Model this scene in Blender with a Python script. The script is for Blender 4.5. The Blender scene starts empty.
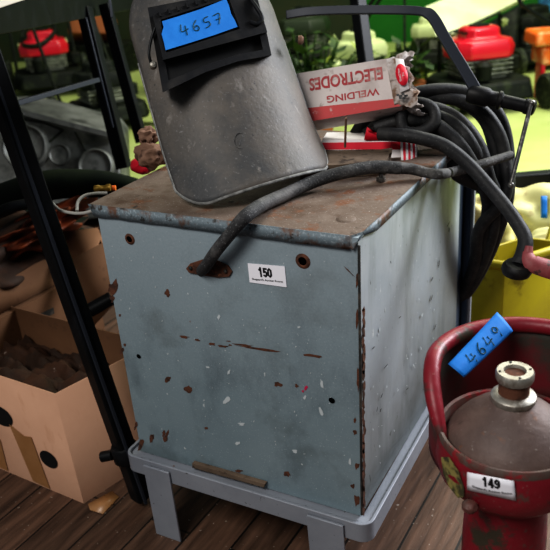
import bpy, bmesh, math, random
from mathutils import Vector as V, Matrix, noise
random.seed(7)
col = bpy.context.scene.collection
# ------------------------------------------------------------------ camera
FPX = 761.8
CP = V((0.6929, -0.7461, 0.8708)); PT, YW, RL = 0.4236, -0.5151, -0.0776
Fw = V((math.sin(YW)*math.cos(PT), math.cos(YW)*math.cos(PT), -math.sin(PT)))
R0 = V((math.cos(YW), -math.sin(YW), 0)); U0 = R0.cross(Fw)
Rt = R0*math.cos(RL)+U0*math.sin(RL); Up = -R0*math.sin(RL)+U0*math.cos(RL)
def ray(x, y): return Fw+Rt*((x-275)/FPX)+Up*((275-y)/FPX)
def P(x, y, d): return CP+ray(x, y)*d                 # world point at true distance d from the camera
def on(ax, v, x, y):
    r = ray(x, y); return CP+r*((v-CP[ax])/r[ax])
def onplane(o, n, x, y):
    r = ray(x, y); return CP+r*((o-CP).dot(n)/r.dot(n))
cd = bpy.data.cameras.new('camera'); cam = bpy.data.objects.new('camera', cd); col.objects.link(cam)
cam.matrix_world = Matrix.Translation(CP) @ Matrix((Rt, Up, -Fw)).transposed().to_4x4()
cd.sensor_width = 36; cd.lens = 36*FPX/550; cd.clip_start = .02
cd.dof.use_dof = True; cd.dof.focus_distance = 1.0; cd.dof.aperture_fstop = 9
bpy.context.scene.camera = cam
# ------------------------------------------------------------------ materials
def rgb(c): return (c[0], c[1], c[2], 1)
def mat(name, base, rough=.6, metal=0., layers=(), bump=0., bscale=60, emit=None, trans=0, coat=0, grad=None, spec=.5):
    """layers: (scale, lo, hi, colour, (sx,sy,sz), seed) noise masks mixed over the base colour"""
    m = bpy.data.materials.new(name); m.use_nodes = True; nt = m.node_tree; N = nt.nodes; L = nt.links
    b = N['Principled BSDF']; b.inputs['Roughness'].default_value = rough; b.inputs['Metallic'].default_value = metal; b.inputs['Specular IOR Level'].default_value = spec
    if trans: b.inputs['Transmission Weight'].default_value = trans
    if coat: b.inputs['Coat Weight'].default_value = coat
    tc = N.new('ShaderNodeTexCoord'); last = None
    rg = N.new('ShaderNodeRGB'); rg.outputs[0].default_value = rgb(base); last = rg.outputs[0]
    for ly in layers:
        sc, lo, hi, c = ly[:4]; st = ly[4] if len(ly) > 4 else (1, 1, 1); sd = ly[5] if len(ly) > 5 else 0
        mp = N.new('ShaderNodeMapping'); mp.inputs['Scale'].default_value = st; mp.inputs['Location'].default_value = (sd, sd*.7, sd*1.3)
        L.new(tc.outputs['Object'], mp.inputs[0])
        no = N.new('ShaderNodeTexNoise'); no.inputs['Scale'].default_value = sc; no.inputs['Detail'].default_value = 6; no.inputs['Roughness'].default_value = .62
        L.new(mp.outputs[0], no.inputs['Vector'])
        mr = N.new('ShaderNodeMapRange'); mr.inputs[1].default_value = lo; mr.inputs[2].default_value = hi
        L.new(no.outputs[0], mr.inputs[0])
        mx = N.new('ShaderNodeMix'); mx.data_type = 'RGBA'
        L.new(mr.outputs[0], mx.inputs[0]); L.new(last, mx.inputs[6]); mx.inputs[7].default_value = rgb(c); last = mx.outputs[2]
    if grad:      # (axis, from, to, colour, strength, wobble scale): colour mixed in along an axis: dust, grime, painted shade
        sx = N.new('ShaderNodeSeparateXYZ'); L.new(tc.outputs['Object'], sx.inputs[0])
        no = N.new('ShaderNodeTexNoise'); no.inputs['Scale'].default_value = grad[5]; no.inputs['Detail'].default_value = 6; L.new(tc.outputs['Object'], no.inputs['Vector'])
        am = N.new('ShaderNodeMath'); am.operation = 'MULTIPLY_ADD'; am.inputs[1].default_value = (grad[2]-grad[1])*.9; L.new(no.outputs[0], am.inputs[0]); L.new(sx.outputs[grad[0]], am.inputs[2])
        mr = N.new('ShaderNodeMapRange'); h = (grad[2]-grad[1])*.45; mr.inputs[1].default_value = grad[1]+h; mr.inputs[2].default_value = grad[2]+h; mr.inputs[4].default_value = grad[4]; L.new(am.outputs[0], mr.inputs[0])
        mx = N.new('ShaderNodeMix'); mx.data_type = 'RGBA'; L.new(mr.outputs[0], mx.inputs[0]); L.new(last, mx.inputs[6]); mx.inputs[7].default_value = rgb(grad[3]); last = mx.outputs[2]
    L.new(last, b.inputs['Base Color'])
    if bump:
        no = N.new('ShaderNodeTexNoise'); no.inputs['Scale'].default_value = bscale; no.inputs['Detail'].default_value = 5
        L.new(tc.outputs['Object'], no.inputs['Vector'])
        bp = N.new('ShaderNodeBump'); bp.inputs['Strength'].default_value = bump; bp.inputs['Distance'].default_value = .002
        L.new(no.outputs[0], bp.inputs['Height']); L.new(bp.outputs[0], b.inputs['Normal'])
    if emit: b.inputs['Emission Color'].default_value = rgb(emit[0]); b.inputs['Emission Strength'].default_value = emit[1]
    return m
WHT = (.6, .63, .63); RUST = (.16, .055, .022)
M = {}
M['blue'] = mat('blue_paint', (.200, .258, .285), .42, .05, [(7, .35, .7, (.240, .30, .325)), (16, .5, .75, (.135, .175, .195), (1, 1, .5), 3), (420, .60, .68, (.40, .46, .49)), (110, .66, .72, (.42, .47, .49), (1, 1, .6), 8), (60, .69, .73, RUST, (1, 1, .6), 5), (6, .56, .72, (.12, .15, .155), (1, 1, 1), 12)], .12, 90, grad=(2, .14, .42, (.36, .41, .44), .6, 300))
M['side'] = mat('side_paint', (.36, .40, .43), .42, 0, [(6, .4, .65, (.46, .485, .50)), (14, .5, .7, (.27, .30, .31), (1, 1.6, .35), 3), (90, .64, .69, (.54, .57, .57), (1, 1, .45), 1), (110, .66, .71, (.08, .085, .08), (1, 1.2, .5), 6)], .15, 50, grad=(2, .25, -.02, (.04, .048, .043), .9, 12))  # grad darkens the foot with grime and painted-in occlusion shade
M['lid'] = mat('rusty_lid', (.155, .115, .09), .72, .1, [(9, .42, .6, (.21, .165, .135)), (14, .5, .68, (.10, .062, .042), (1, 1, 1), 4), (28, .56, .66, (.17, .075, .038), (1, 1, 1), 7), (420, .62, .68, (.40, .37, .34)), (35, .64, .7, (.035, .028, .024), (1, 1, 1), 9)], .35, 120)
M['flange'] = mat('worn_flange', (.15, .185, .205), .6, .1, [(330, .54, .64, (.27, .31, .33)), (26, .52, .62, (.13, .07, .045)), (60, .6, .66, (.05, .045, .04), (1, 1, 1), 3)], .3, 200)
M['rust'] = mat('rust', (.13, .055, .032), .9, 0, [(60, .45, .6, (.06, .03, .02)), (150, .6, .7, (.24, .10, .05))], .4, 200)
M['chip'] = mat('paint_chip', (.50, .54, .55), .6)
M['pink'] = mat('pink_chalk', (.5, .03, .10), .6)
M['pit'] = mat('black_hole', (.004, .004, .004), .9)
M['grime'] = mat('dark_grime', (.03, .03, .028), .8, 0, [(60, .5, .65, (.09, .075, .06))])
M['grey'] = mat('grey_stand_paint', (.285, .30, .33), .5, .1, [(8, .4, .7, (.23, .245, .275)), (120, .66, .70, (.06, .05, .045)), (30, .68, .72, RUST, (1, 1, 1), 3)], .15, 90)
M['navy'] = mat('dark_blue_post', (.035, .052, .085), .45, .2, [(20, .5, .7, (.09, .12, .16), (1, 1, .2))])
M['cable'] = mat('black_rubber', (.026, .026, .027), .6, 0, [(40, .45, .7, (.05, .049, .047)), (300, .6, .7, (.10, .10, .098))], .3, 150, spec=.35)
M['dusty'] = mat('dusty_cable', (.060, .058, .056), .75, 0, [(50, .45, .65, (.12, .115, .11)), (300, .6, .68, (.25, .25, .245)), (45, .55, .7, (.03, .03, .03), (1, 1, 1), 5)], .5, 300)
M['sleeve'] = mat('speckled_cable', (.038, .038, .039), .75, 0, [(500, .58, .66, (.20, .20, .20)), (25, .55, .7, (.09, .085, .08)), (14, .5, .62, (.13, .125, .12), (1, 1, 1), 4)], .5, 300)
M['maskm'] = mat('worn_mask', (.088, .081, .074), .6, 0, [(7, .42, .6, (.125, .108, .092)), (10, .5, .66, (.056, .057, .058), (1, 1, 1), 4), (260, .6, .7, (.17, .165, .16)), (60, .62, .72, (.19, .175, .16), (1, 1, .4), 9), (150, .64, .7, (.04, .04, .04), (1, 1, 1), 2)], .35, 160)
M['rim'] = mat('scuffed_edge', (.24, .24, .23), .6, 0, [(80, .4, .6, (.11, .11, .105))])
M['black'] = mat('black_plastic', (.011, .011, .012), .5, 0, [(30, .5, .7, (.028, .026, .024))], .2, 90, spec=.3)
M['blk'] = mat('black_metal', (.008, .009, .010), .5, 0, [(20, .5, .75, (.018, .019, .022))], spec=.22)
M['blkg'] = mat('slate_metal', (.035, .04, .052), .5, 0, spec=.35)
M['tape'] = mat('blue_tape', (.005, .165, .50), .65, 0, [(40, .4, .7, (.012, .20, .56))], .2, 50)
M['ink'] = mat('green_ink', (.0, .045, .055), .6)
M['paper'] = mat('white_label', (.80, .79, .83), .5)
M['print'] = mat('black_print', (.012, .012, .014), .5)
M['steel'] = mat('steel', (.36, .34, .30), .45, .6, [(60, .5, .7, (.17, .14, .11)), (200, .55, .7, (.5, .47, .42))], .3, 100)
M['darksteel'] = mat('dark_steel', (.12, .115, .11), .4, .7, [(80, .5, .65, (.3, .29, .27))])
M['red'] = mat('worn_red', (.195, .013, .024), .45, 0, [(14, .4, .6, (.24, .02, .032)), (34, .56, .64, (.10, .04, .036)), (45, .62, .68, (.14, .07, .06), (1, 1, 1), 4), (200, .66, .7, (.28, .16, .14)), (18, .58, .64, (.06, .05, .035), (1, 1, 1), 9)], .45, 60)
M['redrim'] = mat('worn_rim', (.14, .06, .05), .6, .1, [(30, .45, .55, (.13, .095, .08)), (40, .56, .62, (.27, .03, .035), (1, 1, 1), 3)], .4, 90)
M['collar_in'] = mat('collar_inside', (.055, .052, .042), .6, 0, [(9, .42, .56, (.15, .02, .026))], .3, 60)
M['dome'] = mat('brown_dome', (.115, .080, .070), .6, .05, [(20, .45, .62, (.15, .105, .09)), (60, .62, .68, (.17, .09, .06), (1, 1, 1), 3), (240, .64, .7, (.28, .24, .21)), (30, .6, .7, (.065, .048, .042), (1, 1, 1), 8)], .4, 120)
M['olive'] = mat('olive_scuff', (.07, .065, .035), .6, 0, [(60, .5, .6, (.28, .24, .09))], .3, 80)
M['card'] = mat('cardboard', (.50, .30, .20), .85, 0, [(6, .4, .7, (.56, .345, .235)), (40, .6, .75, (.44, .25, .155), (1, 1, .3))], .1, 60)
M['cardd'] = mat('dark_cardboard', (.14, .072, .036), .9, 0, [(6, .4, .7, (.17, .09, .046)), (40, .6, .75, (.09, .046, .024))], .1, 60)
M['cardm'] = mat('aged_cardboard', (.26, .14, .075), .85, 0, [(6, .4, .7, (.31, .17, .09))], .1, 60)
M['dustred'] = mat('dusty_red_paint', (.25, .055, .06), .6, 0, [(30, .45, .6, (.30, .10, .10)), (60, .6, .66, (.09, .05, .045))], .3, 80)
M['packtape'] = mat('brown_packing_tape', (.33, .175, .075), .38, 0, [(30, .4, .7, (.38, .21, .10))])
M['elw'] = mat('faded_white_card', (.56, .50, .475), .7, 0, [(20, .45, .65, (.43, .37, .345)), (60, .6, .7, (.30, .24, .21))], .2, 80)
M['elr'] = mat('faded_red_card', (.48, .075, .075), .7, 0, [(25, .45, .65, (.38, .085, .075)), (90, .62, .7, (.5, .36, .34))])
M['rtext'] = mat('red_print', (.36, .05, .055), .7, 0, [(60, .5, .6, (.42, .16, .15))])
M['torn'] = mat('torn_paper', (.40, .35, .32), .85, 0, [(50, .45, .6, (.56, .52, .50)), (40, .5, .6, (.20, .13, .09), (1, 1, 1), 4)], .6, 120)
M['rtag'] = mat('bright_red_card', (.62, .02, .045), .5)
M['wht'] = mat('bright_white_card', (.74, .70, .69), .6)
M['wood'] = mat('dirty_wood_block', (.115, .083, .058), .95, 0, [(14, .4, .6, (.17, .125, .09), (1, 1, 3)), (60, .55, .65, (.045, .03, .021))], .8, 70)
M['clay'] = mat('brown_clinker', (.19, .115, .08), .9, 0, [(40, .45, .6, (.25, .155, .11)), (60, .58, .66, (.09, .05, .035), (1, 1, 1), 3)], .7, 110)
M['brass'] = mat('dull_brass', (.30, .19, .04), .45, .6)
M['wire'] = mat('grey_wire', (.40, .39, .36), .6)
M['orange'] = mat('orange_cloth', (.24, .055, .014), .6, 0, [(14, .45, .6, (.10, .03, .012))], .4, 30)
M['brownc'] = mat('brown_cloth', (.035, .018, .010), .8, 0, [(14, .45, .6, (.06, .026, .012)), (60, .68, .72, (.3, .25, .22))], .4, 30)
M['casing'] = mat('grey_casing', (.10, .105, .095), .5, .3, [(7, .4, .62, (.21, .215, .20)), (14, .5, .65, (.04, .043, .04), (1, 1, 1), 3)], .6, 22)
M['dkgreen'] = mat('dark_green_cloth', (.006, .010, .006), .8, 0, [(8, .45, .6, (.012, .018, .008))], spec=.2)
M['mred'] = mat('red_cowl', (.60, .015, .035), .3, 0, coat=.4)
M['mgrey'] = mat('grey_alloy', (.30, .32, .25), .5, .4, [(30, .45, .6, (.12, .13, .10))])
M['mblk'] = mat('mower_black', (.010, .013, .009), .6, 0, [(20, .5, .65, (.028, .036, .018))], spec=.25)
M['mlime'] = mat('mower_lime', (.42, .50, .10), .4)
M['mcream'] = mat('mower_cream', (.55, .62, .32), .4)
M['mgreen'] = mat('mower_green', (.03, .045, .022), .5)
M['mor'] = mat('machine_orange', (.80, .17, .02), .4, 0, [(14, .5, .62, (.85, .45, .2))])
M['tyre'] = mat('tyre', (.025, .032, .02), .7, 0, [(40, .5, .6, (.07, .085, .045))])
M['wallg'] = mat('green_wall', (.012, .13, .014), .6, 0, [(1.2, .4, .65, (.02, .18, .02))])
M['walld'] = mat('dull_green_wall', (.022, .036, .014), .7, 0, [(3, .4, .65, (.035, .04, .015))])
M['cream'] = mat('cream_panel', (.62, .66, .42), .5, 0, [(5, .4, .6, (.50, .56, .33))])
M['sack'] = mat('cream_sack', (.58, .53, .25), .75, 0, [(6, .42, .6, (.62, .60, .30)), (10, .55, .66, (.34, .24, .12), (1, 1, 1), 5)], .5, 20)
M['yellow'] = mat('yellow_plastic', (.50, .42, .02), .42, 0, [(8, .4, .6, (.42, .34, .02)), (14, .56, .65, (.20, .15, .01))])
M['leaf'] = mat('green_leaf', (.022, .05, .012), .4, 0, [(8, .45, .6, (.05, .10, .018)), (9, .60, .66, (.34, .40, .12), (1, 1, 1), 4)])
M['bloom'] = mat('pale_petal', (.62, .68, .34), .5)
M['bluec'] = mat('blue_cloth', (.05, .22, .42), .7, 0, [(14, .5, .6, (.03, .12, .25))])
M['pot'] = mat('terracotta', (.32, .11, .035), .7)
M['tabletop'] = mat('cream_laminate', (.62, .56, .50), .45)
def planks():
    m = bpy.data.materials.new('floor_planks'); m.use_nodes = True; nt = m.node_tree; N = nt.nodes; L = nt.links
    b = N['Principled BSDF']; b.inputs['Roughness'].default_value = .55
    tc = N.new('ShaderNodeTexCoord'); mp = N.new('ShaderNodeMapping'); mp.inputs['Rotation'].default_value = (0, 0, math.radians(-88)); L.new(tc.outputs['Object'], mp.inputs[0])
    br = N.new('ShaderNodeTexBrick'); br.inputs['Scale'].default_value = 1; br.inputs['Brick Width'].default_value = 2.3; br.inputs['Row Height'].default_value = .078
    br.inputs['Mortar Size'].default_value = .0022; br.inputs['Mortar Smooth'].default_value = .4; br.inputs['Bias'].default_value = 0
    br.inputs['Color1'].default_value = rgb((.085, .050, .034)); br.inputs['Color2'].default_value = rgb((.135, .078, .052)); br.inputs['Mortar'].default_value = rgb((.012, .008, .006))
    L.new(mp.outputs[0], br.inputs[0])
    m2 = N.new('ShaderNodeMapping'); m2.inputs['Scale'].default_value = (2.5, 26, 1); L.new(mp.outputs[0], m2.inputs[0])
    no = N.new('ShaderNodeTexNoise'); no.inputs['Scale'].default_value = 3; no.inputs['Detail'].default_value = 8; L.new(m2.outputs[0], no.inputs['Vector'])
    mr = N.new('ShaderNodeMapRange'); mr.inputs[1].default_value = .3; mr.inputs[2].default_value = .7; mr.inputs[3].default_value = .45; mr.inputs[4].default_value = 1.35; L.new(no.outputs[0], mr.inputs[0])
    mx = N.new('ShaderNodeMix'); mx.data_type = 'RGBA'; mx.blend_type = 'MULTIPLY'; mx.inputs[0].default_value = 1
    L.new(br.outputs[0], mx.inputs[6]); L.new(mr.outputs[0], mx.inputs[7])
    n3 = N.new('ShaderNodeTexNoise'); n3.inputs['Scale'].default_value = 140; L.new(tc.outputs['Object'], n3.inputs['Vector'])
    r3 = N.new('ShaderNodeMapRange'); r3.inputs[1].default_value = .70; r3.inputs[2].default_value = .76; L.new(n3.outputs[0], r3.inputs[0])
    m3 = N.new('ShaderNodeMix'); m3.data_type = 'RGBA'; L.new(r3.outputs[0], m3.inputs[0]); L.new(mx.outputs[2], m3.inputs[6]); m3.inputs[7].default_value = rgb((.38, .33, .28))
    L.new(m3.outputs[2], b.inputs['Base Color'])
    bp = N.new('ShaderNodeBump'); bp.inputs['Strength'].default_value = .35; bp.inputs['Distance'].default_value = .003
    L.new(no.outputs[0], bp.inputs['Height']); L.new(bp.outputs[0], b.inputs['Normal'])
    return m
M['planks'] = planks()
M['lime'] = mat('pale_lime_floor', (.46, .53, .20), .5, 0, [(3, .4, .6, (.40, .47, .16)), (9, .6, .66, (.32, .34, .10), (1, .2, 1), 4)])
# ------------------------------------------------------------------ mesh helpers
class B:
    def __init__(s): s.bm = bmesh.new(); s.mi = 0
    def v(s, p): return s.bm.verts.new(p)
    def f(s, vs):
        try: fc = s.bm.faces.new(vs); fc.material_index = s.mi; return fc
        except ValueError: return None
    def hexa(s, a, b):           # a, b: 4-point loops
        va = [s.v(p) for p in a]; vb = [s.v(p) for p in b]; n = len(a)
        s.f(va[::-1]); s.f(vb)
        for i in range(n): s.f([va[i], va[(i+1) % n], vb[(i+1) % n], vb[i]])
        return s
    def box(s, c, x, y, z):      # centre, half axis vectors
        c, x, y, z = V(c), V(x), V(y), V(z)
        return s.hexa([c-x-y-z, c+x-y-z, c+x+y-z, c-x+y-z], [c-x-y+z, c+x-y+z, c+x+y+z, c-x+y+z])
    def abox(s, lo, hi):
        lo, hi = V(lo), V(hi); c = (lo+hi)/2; h = (hi-lo)/2
        return s.box(c, (h.x, 0, 0), (0, h.y, 0), (0, 0, h.z))
    def bar(s, p, q, w, t, up=(0, 0, 1)):
        p, q = V(p), V(q); d = (q-p).normalized(); sx = d.cross(V(up)).normalized(); sy = sx.cross(d)
        return s.box((p+q)/2, (q-p)/2, sx*w/2, sy*t/2)
    def ext(s, pts, vec): pts = [V(p) for p in pts]; vec = V(vec); return s.hexa(pts, [p+vec for p in pts])
    def rings(s, rs, closed=False, cap=True):
        vv = [[s.v(p) for p in r] for r in rs]; n = len(rs[0]); m = len(vv)
        for j in range(m if closed else m-1):
            a, b = vv[j], vv[(j+1) % m]
            for i in range(n): s.f([a[i], a[(i+1) % n], b[(i+1) % n], b[i]])
        if cap and not closed: s.f(vv[0][::-1]); s.f(vv[-1])
        return s
    def tube(s, pts, r, n=12, closed=False, smooth=6, cap=True, flat=1.):
        pts = [V(p) for p in pts]
        rr = r if isinstance(r, (list, tuple)) else [r]*len(pts)
        if smooth and len(pts) > 2: pts, rr = spline(pts, rr, smooth, closed)
        rs = []; m = len(pts); prev = None
        for i in range(m):
            t = (pts[(i+1) % m]-pts[i-1]) if closed else (pts[min(i+1, m-1)]-pts[max(i-1, 0)])
            t.normalize()
            if prev is None:
                a = V((0, 0, 1)) if abs(t.z) < .9 else V((1, 0, 0)); u = t.cross(a).normalized()
            else: u = (prev-t*prev.dot(t)).normalized()
            prev = u; w = t.cross(u)
            rs.append([pts[i]+(u*math.cos(k*2*math.pi/n)+w*math.sin(k*2*math.pi/n)*flat)*rr[i] for k in range(n)])
        return s.rings(rs, closed, cap)
    def lathe(s, prof, o, ax=(0, 0, 1), n=32, a0=0, a1=2*math.pi, ref=None, cap=True):
        ax = V(ax).normalized(); u = V(ref) if ref else (ax.cross(V((1, 0, 0))) if abs(ax.x) < .9 else ax.cross(V((0, 1, 0))))
        u = (u-ax*u.dot(ax)).normalized(); w = ax.cross(u); o = V(o); full = abs(a1-a0-2*math.pi) < 1e-6
        k = n if full else n+1; vv = []
        for (r, h) in prof:
            vv.append([s.v(o+ax*h+(u*math.cos(a0+(a1-a0)*i/n)+w*math.sin(a0+(a1-a0)*i/n))*max(r, 1e-5)) for i in range(k)])
        for j in range(len(vv)-1):
            for i in range(k if full else k-1):
                s.f([vv[j][i], vv[j][(i+1) % k], vv[j+1][(i+1) % k], vv[j+1][i]])
        if full and cap: s.f(vv[0][::-1]); s.f(vv[-1])
        return s
    def blob(s, c, r, seed=0, amp=.2, freq=3., sub=3, rot=None):
        t = bmesh.ops.create_icosphere(s.bm, subdivisions=sub, radius=1); c = V(c); r = V(r)
        for v in t['verts']:
            p = v.co.copy(); k = 1+amp*noise.noise(p*freq+V((seed, seed*2, 0)))
            q = V((p.x*r.x, p.y*r.y, p.z*r.z))*k
            if rot: q = rot @ q
            v.co = c+q
            for fc in v.link_faces: fc.material_index = s.mi
        return s
    def grid(s, fn, nu, nv):
        g = [[s.v(fn(i/nu, j/nv)) for i in range(nu+1)] for j in range(nv+1)]
        for j in range(nv):
            for i in range(nu): s.f([g[j][i], g[j][i+1], g[j+1][i+1], g[j+1][i]])
        return s
def spline(pts, rr, k, closed=False):
    o = []; r = []; m = len(pts); rng = range(m if closed else m-1)
    for i in rng:
        if closed: a, b, c, d = pts[i-1], pts[i], pts[(i+1) % m], pts[(i+2) % m]; r0, r1 = rr[i], rr[(i+1) % m]
        else: b, c = pts[i], pts[i+1]; a = pts[i-1] if i else b*2-c; d = pts[i+2] if i+2 < m else c*2-b; r0, r1 = rr[i], rr[i+1]
        for j in range(k):
            t = j/k; o.append(.5*((2*b)+(c-a)*t+(2*a-5*b+4*c-d)*t*t+(3*b-a-3*c+d)*t**3)); r.append(r0+(r1-r0)*t)
    if not closed: o.append(pts[-1]); r.append(rr[-1])
    return o, r
ROOT = {}
def obj(name, b, m, parent=None, bevel=0, solid=0, sub=0, sharp=38, label=None):
    bm = b.bm
    bmesh.ops.recalc_face_normals(bm, faces=bm.faces)
    for fc in bm.faces: fc.smooth = True
    for e in bm.edges:
        if len(e.link_faces) == 2 and e.calc_face_angle(0) > math.radians(sharp): e.smooth = False
    off = V((0, 0, 0))
    if parent: off = ROOT[parent.name]
    bm.transform(Matrix.Translation(-off))
    me = bpy.data.meshes.new(name); bm.to_mesh(me); bm.free()
    for k in (m if isinstance(m, (list, tuple)) else [m]): me.materials.append(M[k])
    o = bpy.data.objects.new(name, me); col.objects.link(o)
    if parent: o.parent = parent
    ROOT[o.name] = off
    if solid: md = o.modifiers.new('solid', 'SOLIDIFY'); md.thickness = solid; md.offset = 0
    if bevel: md = o.modifiers.new('bevel', 'BEVEL'); md.width = bevel; md.segments = 2; md.limit_method = 'ANGLE'; md.angle_limit = .6
    if sub: md = o.modifiers.new('sub', 'SUBSURF'); md.levels = md.render_levels = sub
    if label: o['label'] = label
    return o
def tag(o, label, cat, group=None):
    o['label'] = label; o['category'] = cat
    if group: o['group'] = group
    return o
def thing(name, loc, label, cat, group=None):
    o = bpy.data.objects.new(name, None); col.objects.link(o); o.location = loc; ROOT[o.name] = V(loc); o.empty_display_size = .05
    return tag(o, label, cat, group)
def structure(name, b, m, **k):
    o = obj(name, b, m, **k); o['kind'] = 'structure'; return o
def text(name, s, o, r, u, h, m, parent, weight=0, flipx=False, shear=0, width=None):
    """flat lettering: o centre, r reading direction, u up direction, h cap height"""
    cu = bpy.data.curves.new('t', 'FONT'); cu.body = s; cu.size = 1; cu.align_x = 'CENTER'; cu.align_y = 'CENTER'; cu.offset = weight; cu.extrude = 0; cu.resolution_u = 4
    t = bpy.data.objects.new('t', cu); col.objects.link(t); bpy.context.view_layer.update()
    me = bpy.data.meshes.new_from_object(t.evaluated_get(bpy.context.evaluated_depsgraph_get())); bpy.data.objects.remove(t)
    r = V(r).normalized(); u = V(u); u = (u-r*u.dot(r)).normalized(); n = r.cross(u); k = h/.72
    xs = [v.co.x for v in me.vertices]; kx = k if not width else width/(max(xs)-min(xs))
    off = ROOT[parent.name]; mx = (max(xs)+min(xs))/2; ys = [v.co.y for v in me.vertices]; my = (max(ys)+min(ys))/2
    for v in me.vertices: v.co = V(o)+r*((v.co.x-mx)*kx)+u*((v.co.y-my)*k)+n*.0003-off
    me.materials.append(M[m]); ob = bpy.data.objects.new(name, me); col.objects.link(ob); ob.parent = parent; ROOT[ob.name] = off
    return ob
DIG = {'4': [[(.25, 1), (.1, .35), (.85, .45)], [(.65, .8), (.55, -.1)]], '6': [[(.7, 1), (.25, .6), (.2, .15), (.55, 0), (.75, .25), (.55, .5), (.25, .35)]],
       '5': [[(.8, 1), (.3, .9), (.25, .55), (.7, .5), (.75, .15), (.2, .0)]], '7': [[(.1, .9), (.85, .95), (.45, 0)], [(.25, .45), (.8, .5)]],
       '9': [[(.75, .75), (.4, .98), (.2, .7), (.5, .5), (.75, .8), (.65, 0)]]}
def scrawl(name, s, fn, parent, r=.0009):
    """handwriting: fn(u, v) maps the unit strip to the surface"""
    b = B(); n = len(s)
    for i, ch in enumerate(s):
        for st in DIG[ch]:
            b.tube([fn((i+.1+x*.8)/n, y) for x, y in st], r, n=6, smooth=4)
    return obj(name, b, 'ink', parent)

# ------------------------------------------------------------------ SETTING
b = B(); b.grid(lambda u, v: V((-4.5+7*u, -1.2+2.55*v, 0)), 2, 2); structure('floor', b, 'planks')
b = B(); b.grid(lambda u, v: V((-9+14*u, 1.35+7.5*v, 0)), 2, 2); structure('floor.001', b, 'lime')
b = B(); b.abox((-1.75, 5.2, 0), (3, 5.3, 2.4)); structure('wall_back', b, 'wallg')
b = B(); b.hexa([(-1.75, 5.2, 0), (-1.75, 5.3, 0), (-7.3, 3.1, 0), (-7.3, 3.0, 0)], [(-1.75, 5.2, 2.4), (-1.75, 5.3, 2.4), (-7.3, 3.1, 2.4), (-7.3, 3.0, 2.4)]); structure('wall_left', b, 'walld')

# ------------------------------------------------------------------ WELDER (lot 150)
W, DD = .38, .445
ZT = .545; LZ = .549
wel = thing('arc_welder', (.19, .2, .139), 'old blue steel stick welder with rusty lid, white 150 sticker, on grey stand', 'welder')
fTL, fTR, fBL, fBR = on(1, 0, 97, 212), on(1, 0, 358, 238), on(1, 0, 141, 451), on(1, 0, 361, 516)
bTR, bBR = V((W, DD, ZT-.004)), V((W, DD, .139)); bTL, bBL = V((0, DD, ZT-.004)), V((0, DD, .139))
b = B(); b.hexa([fBL, fBR, bBR, bBL], [fTL, fTR, bTR, bTL])
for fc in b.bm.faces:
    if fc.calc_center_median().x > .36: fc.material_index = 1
def patch(b, fn, pts, off=.0004):
    vs = [b.v(fn(x, y)+off) for x, y in pts]; b.f(vs)
FR = lambda x, y: on(1, 0, x, y)
SD = lambda x, y: on(0, W, x, y)
NF, NS = V((0, -.0005, 0)), V((.0005, 0, 0))
def splat(b, fn, off, x, y, rx, ry, ang=0, n=9, jit=.35):
    ps = []
    for i in range(n):
        a = i*2*math.pi/n; k = 1+jit*1.5*noise.noise(V((math.cos(a)*1.6+x, math.sin(a)*1.6+y, rx)))+random.uniform(-.1, .1); dx, dy = rx*k*math.cos(a), ry*k*math.sin(a)
        ps.append(fn(x+dx*math.cos(ang)-dy*math.sin(ang), y+dx*math.sin(ang)+dy*math.cos(ang))+off)
    b.f([b.v(p) for p in ps])
# rust marks (the same positions as on the real panel)
b.mi = 2
for (x, y, rx, ry, a) in [(113, 287, 5, 9, .3), (113, 299, 3, 5, .2), (122, 352, 2, 5, .2), (168, 293, 3, 4, 0), (185, 337, 5, 1.6, .15), (198, 340, 3, 1.1, .2), (212, 344, 5, 1.6, .1), (223, 346, 5, 1.6, .1),
      (244, 345, 12, 1., .12), (262, 349, 27, 1.3, .13), (314, 356, 12, 1.7, .15), (228, 341, 4, .8, .1), (168, 379, 3, 4, .8), (189, 389, 5, 4, .4), (278, 384, 4, 2.6, 0), (152, 438, 2.2, 6, .2), (166, 437, 3, 7, .3), (164, 433, 2, 4, 0),
      (141, 445, 2.5, 9, .2), (136, 425, 1.5, 5, .2), (239, 471, 4, 2, 0), (287, 474, 4, 2.5, .3), (206, 428, 2, 1.5, 0), (357, 466, 2.2, 4, 0), (355, 432, 2.4, 3, 0), (353, 486, 2.5, 3, 0), (357, 500, 3, 7, 0), (125, 345, 1.4, 2, 0), (297, 386, 2, 2.5, 0),
      (355, 420, 1.6, 3, 0), (357, 320, 1.4, 12, 0), (357, 280, 1.2, 9, 0), (358, 380, 1.5, 16, 0), (230, 345, 2, 1, 0), (350, 272, 9, .7, .8), (120, 315, 1, 2, 0)]:
    splat(b, FR, NF, x, y, rx*.85, ry*.8, a, n=13, jit=.55)
b.mi = 3
for (x, y, rx, ry, a) in [(322, 384, 1.8, 5.5, -.2), (321, 411, 1.8, 6, -.3), (227, 400, 4.5, 3, -.6), (242, 424, 4, 2, .1), (299, 327, 2, 1.2, 0), (350, 462, 1.4, 4, 0), (229, 372, 1.5, 3, .4), (219, 317, 1.5, 3, .4), (204, 405, 1, 2.4, -.2), (238, 443, 3, 2, -.5), (295, 451, 3, 2, .2), (305, 397, 1.4, 3, .3), (265, 374, 1, 2.4, 0), (208, 367, 2, 1.2, 0)]:
    splat(b, FR, NF, x, y, rx*.8, ry*.8, a, n=11, jit=.5)
for i in range(150):
    x = random.uniform(105, 350); y = random.uniform(225+.1*(x-100), 440+.28*(x-141))
    if x < 100+.18*(y-212): continue
    k = random.uniform(.25, .7); splat(b, FR, NF, x, y, k, k*random.uniform(.8, 2.2), random.uniform(-1, 1), 5)
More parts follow.
